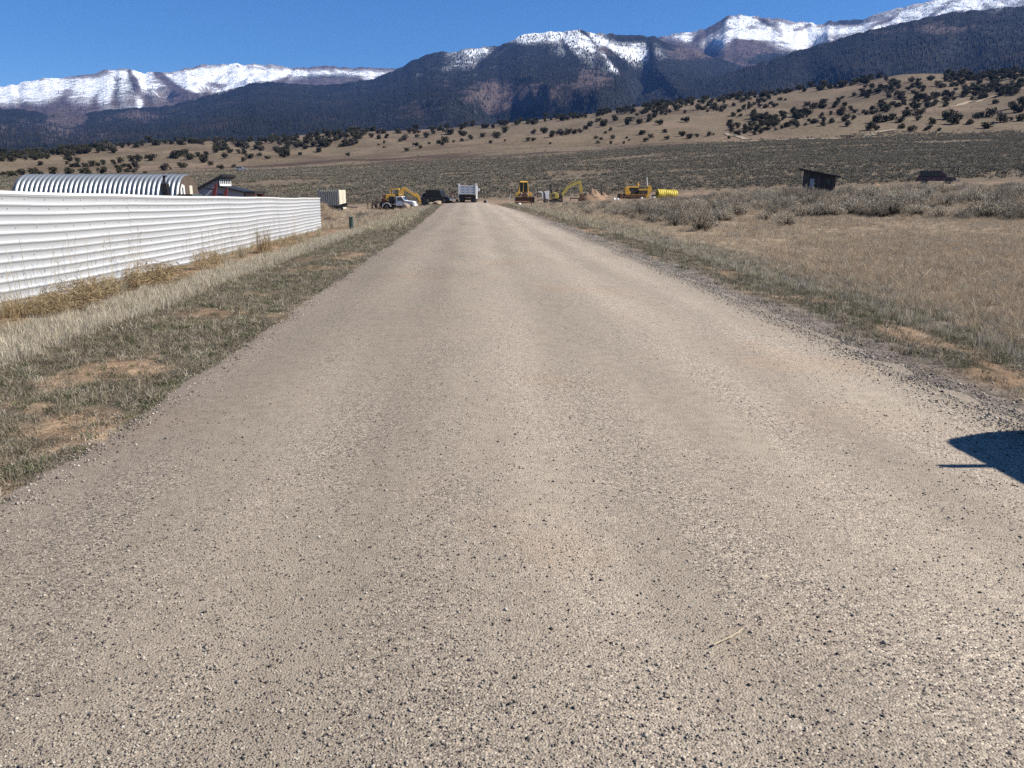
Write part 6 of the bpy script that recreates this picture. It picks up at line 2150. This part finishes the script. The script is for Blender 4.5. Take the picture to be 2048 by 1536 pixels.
for rank, i in enumerate(order):
    g, wm, px, row, named, _ = trees[i]
    if rank >= 300:
        rest.append((g, wm))
        continue
    size = 'large' if wm > 4.6 else ('small' if wm < 2.6 else 'rounded')
    if row > 0 and not named:
        where = 'in the dense belt along the crest of the hill' if rank % 2 else 'in the dark belt crossing the hillside'
        where = 'in the belt across the right hillside' if px > 1440 and row > 190 else ('on the skyline of the right hill' if px > 1240 else ('in the dark belt on the middle hill' if px > 420 else 'on the left hill skyline'))
    else:
        where = ('above the arched hut' if px < 345 else 'above the grey house' if px < 520 else 'above the cream container' if px < 720 else 'on the slope above the excavator' if px < 870 else 'on the slope above the dump truck' if px < 1000
                 else 'on the slope above the yellow bulldozers' if px < 1320 else 'on the slope left of the dark shed' if px < 1560 else 'on the slope above the dark shed' if px < 1760 else 'on the slope above the maroon SUV' if px < 1930 else 'on the slope at the far right')
    t = thing('juniper_tree', '%s dark juniper %s' % (size, where), 'juniper', g - Vector((0, 0, 0.1)), random.uniform(0, 6.28), 'junipers dotting the tan hills')
    JT.append((t, px))
    h = wm * random.uniform(0.78, 1.0)
    t.scale = (wm, wm, h)
    k = random.randrange(7) if random.random() < 0.93 else 7
    link('trunk', TRUNK[k], None, t)
    link('crown', CROWN[k], None, t)
sets = {}
for t, px in JT:
    sets.setdefault(t['label'], []).append((px, t))
for lab, lst in sets.items():
    lst.sort(key=lambda q: q[0])
    for i, (px, t) in enumerate(lst):
        j = i + 1
        suf = 'th' if 10 < j % 100 < 14 else {1: 'st', 2: 'nd', 3: 'rd'}.get(j % 10, 'th')
        if len(lst) > 1:
            t['label'] = lab + (', leftmost such' if i == 0 else ', %s such from the left' % (ORD[i] if i < 20 else '%d%s' % (j, suf)))
P = np.array([[g.x, g.y, g.z - 0.1] for g, w in rest])
scatter('juniper_belt', 'juniper_crown', P, np.array([w for g, w in rest]), 'dense juniper woodland along the crest of the tan hills', 'junipers', 0.05, 12)


# ------------------------------------------------------------------ loose gravel on the road, and a stick
def pebbles(name, label, X, Y, Zf, size, seed, dark):
    rs = np.random.default_rng(seed)
    n = len(X)
    base = np.array([[1, 0, 0], [-1, 0, 0], [0, 1, 0], [0, -1, 0], [0, 0, 1], [0, 0, -1]], float)
    V = base[None] * rs.uniform(0.55, 1.15, (n, 6, 1)) + rs.normal(0, 0.16, (n, 6, 3))
    V *= size[:, None, None]
    V[:, :, 2] *= 0.75
    a = rs.uniform(0, 6.283, n)
    c, s = np.cos(a)[:, None], np.sin(a)[:, None]
    x, y = V[:, :, 0] * c - V[:, :, 1] * s, V[:, :, 0] * s + V[:, :, 1] * c
    V = np.stack([x + X[:, None], y + Y[:, None], V[:, :, 2] + Zf[:, None] + size[:, None] * 0.3], -1)
    f = np.array([[0, 2, 4], [2, 1, 4], [1, 3, 4], [3, 0, 4], [2, 0, 5], [1, 2, 5], [3, 1, 5], [0, 3, 5]])[None] + (np.arange(n) * 6)[:, None, None]
    me = np_mesh(name, V.reshape(-1, 3), f.reshape(-1, 3))
    m, nt, bs = new_mat(name + '_stone')
    gi = nt.nodes.new('ShaderNodeNewGeometry')
    cr = nt.nodes.new('ShaderNodeValToRGB')
    cr.color_ramp.interpolation = 'CONSTANT'
    e = cr.color_ramp.elements
    e[0].position, e[0].color = 0, (0.04, 0.035, 0.034, 1)
    e[1].position, e[1].color = 0.955, (0.43, 0.39, 0.33, 1)
    for p_, col in ((dark, (0.10, 0.085, 0.08, 1)), (dark + 0.12, (0.18, 0.155, 0.13, 1)), (dark + 0.3, (0.255, 0.225, 0.185, 1)), (0.74, (0.32, 0.285, 0.235, 1))):
        q = e.new(p_)
        q.color = col
    nt.links.new(gi.outputs['Random Per Island'], cr.inputs[0])
    nt.links.new(cr.outputs[0], bs.inputs['Base Color'])
    bs.inputs['Roughness'].default_value = 0.8
    o = link(name, me, m)
    return tag(o, label, 'gravel', None, 'stuff')


road_ob = bpy.data.objects['road']
rv = np.zeros(len(road_ob.data.vertices) * 3, np.float32)
road_ob.data.vertices.foreach_get('co', rv)
rv = rv.reshape(-1, 49, 3)


def road_z(x, y):
    L, Rr = road_lr(y)
    u = np.clip((x - L) / (Rr - L), 0, 1) * 48
    i = np.clip(np.searchsorted(rv[:, 24, 1], y) - 1, 0, len(rv) - 2)
    t = (y - rv[i, 24, 1]) / (rv[i + 1, 24, 1] - rv[i, 24, 1])
    j = np.clip(np.floor(u).astype(int), 0, 47)
    s = u - j
    za = rv[i, j, 2] * (1 - s) + rv[i, j + 1, 2] * s
    zb = rv[i + 1, j, 2] * (1 - s) + rv[i + 1, j + 1, 2] * s
    return za * (1 - t) + zb * t


rs = np.random.default_rng(77)
n = 120000
y = 1.5 / (1 - rs.random(n) * (1 - 1.5 / 22))
L, Rr = road_lr(y)
x = rs.uniform(-0.82, 0.95, n) * y
ok = (x > L + 0.02) & (x < Rr - 0.02)
den = 0.55 + 0.45 * sst(0.8, -1.2, x) + 0.5 * sst(2.6, 3.6, x) - 0.3 * np.exp(-((x - 1.6) / 0.9) ** 2)
den = den * (0.45 + 1.1 * fbm(x * 0.9, y * 0.6, 4, 15))
ok &= rs.random(n) < den
x, y = x[ok], y[ok]
size = np.clip(rs.lognormal(math.log(0.0030), 0.42, len(x)), 0.0015, 0.010) * (1 + 0.035 * y)
pebbles('loose_gravel', 'loose chips of gravel on the road surface', x, y, road_z(x, y), size, 5, 0.2)
n = 24000
y = log_y(n, 3.2, 40, rs)
L, Rr = road_lr(y)
x = Rr + rs.normal(-0.06, 0.19, n)
z = np.where(x < Rr, road_z(np.minimum(x, Rr), y), Hz(x, y))
size = np.clip(rs.lognormal(math.log(0.0058), 0.4, n), 0.003, 0.018) * (1 + 0.02 * y)
pebbles('shoulder_gravel', 'coarse dark gravel along the right edge of the road', x, y, z, size, 6, 0.22)
n = 9000
y = log_y(n, 2.6, 40, rs)
L, Rr = road_lr(y)
x = L + rs.normal(0.05, 0.13, n)
z = np.where(x > L, road_z(np.maximum(x, L), y), Hz(x, y))
size = np.clip(rs.lognormal(math.log(0.005), 0.4, n), 0.003, 0.014) * (1 + 0.02 * y)
pebbles('shoulder_gravel', 'thin gravel along the left edge of the road', x, y, z, size, 7, 0.2)

pts = []
for px, row in ((1425, 1312), (1440, 1305), (1458, 1297), (1472, 1288), (1484, 1279)):
    d = ray(px, row)
    k = -CH / d[2]
    pts.append(Vector((d[0] * k, d[1] * k, 0)))
b = MB()
for a, c in zip(pts[:-1], pts[1:]):
    za, zc = float(road_z(np.array([a.x]), np.array([a.y]))[0]), float(road_z(np.array([c.x]), np.array([c.y]))[0])
    b.cyl((a.x, a.y, za + 0.012), (c.x, c.y, zc + 0.014), 0.0038, 0.0034, 6)
tag(b.build('dry_stick', M_stick), 'pale curved dry stick lying on the road near the viewer', 'stick')


# ------------------------------------------------------------------ low brush and tracks on the hills
rs = np.random.default_rng(91)
n = 5200
r = np.sqrt(rs.uniform(320 ** 2, 830 ** 2, n))
a = rs.uniform(R(-37), R(43), n)
x, y = r * np.sin(a), r * np.cos(a)
P = on_ground(x, y, -0.05)
keep = visible(P) & (fbm(x / 45, y / 45, 4, 95) > 0.5)
scatter('hill_brush', 'plain_sage', P[keep], (0.3 + 0.9 * rs.random(n) ** 3)[keep], 'small low brush dotting the bare tan slopes', 'brush', 0.1, 14)


def track(label, pts, w):
    P = [hit(px, row) for px, row in pts]
    P = [p_ for p_ in P if p_ is not None]
    fine = []
    for a, b in zip(P[:-1], P[1:]):
        m_ = max(2, int((b - a).length / 3))
        for i in range(m_):
            fine.append(a.lerp(b, i / m_))
    for it in range(6):
        fine = [fine[0]] + [(fine[i - 1] + fine[i] * 2 + fine[i + 1]) / 4 for i in range(1, len(fine) - 1)] + [fine[-1]]
    V = []
    for i, c in enumerate(fine):
        d = (fine[min(i + 1, len(fine) - 1)] - fine[max(i - 1, 0)])
        s_ = Vector((-d.y, d.x, 0)).normalized() * (w / 2 * (0.7 + 0.6 * random.random()))
        for k in (-1, 0, 1):
            q = c + s_ * k
            V.append((q.x, q.y, gz(q.x, q.y) + 0.22))
    f = []
    for i in range(len(fine) - 1):
        for k in (0, 1):
            f.append((i * 3 + k, i * 3 + k + 1, i * 3 + k + 4, i * 3 + k + 3))
    o = link('dirt_track', np_mesh('dirt_track', V, f, True), mat('pale_track', (0.34, 0.265, 0.18), 0.95, 0, 0.2, 0.3))
    tag(o, label, 'track', None, 'structure')


track('pale dirt track curving up the hill beyond the loading platform', [(1732, 276), (1736, 272), (1746, 268), (1762, 263), (1785, 260), (1803, 258)], 3.2)
track('pale dirt track along the foot of the right hill', [(1440, 285), (1500, 284), (1560, 281), (1620, 279), (1680, 278), (1735, 276), (1800, 274)], 3.0)
track('pale dirt track slanting down the middle of the hill', [(1452, 268), (1470, 272), (1485, 276), (1500, 281)], 2.6)
track('pale wash line on the far right slope', [(1900, 214), (1930, 208), (1965, 200), (2000, 190)], 2.4)

# weeds growing over the mound at the end of the fence
mo = [o for o in bpy.data.objects if o.name.startswith('dirt_mound') and 'weedy' in o['label']][0]
rs = np.random.default_rng(93)
mv = np.array([tuple(mo.matrix_basis @ v.co) for v in mo.data.vertices])
i = rs.integers(1, len(mv), 420)
P = mv[i] + rs.normal(0, 0.05, (420, 3)) * np.array([1, 1, 0])
keep = visible(P) & (P[:, 2] > -1.0)
scatter('mound_weeds', 'field_tuft', P[keep], (0.7 + 0.9 * rs.random(420))[keep], 'dry weeds on the dirt mound at the end of the fence', 'weeds', 0.2, 16)
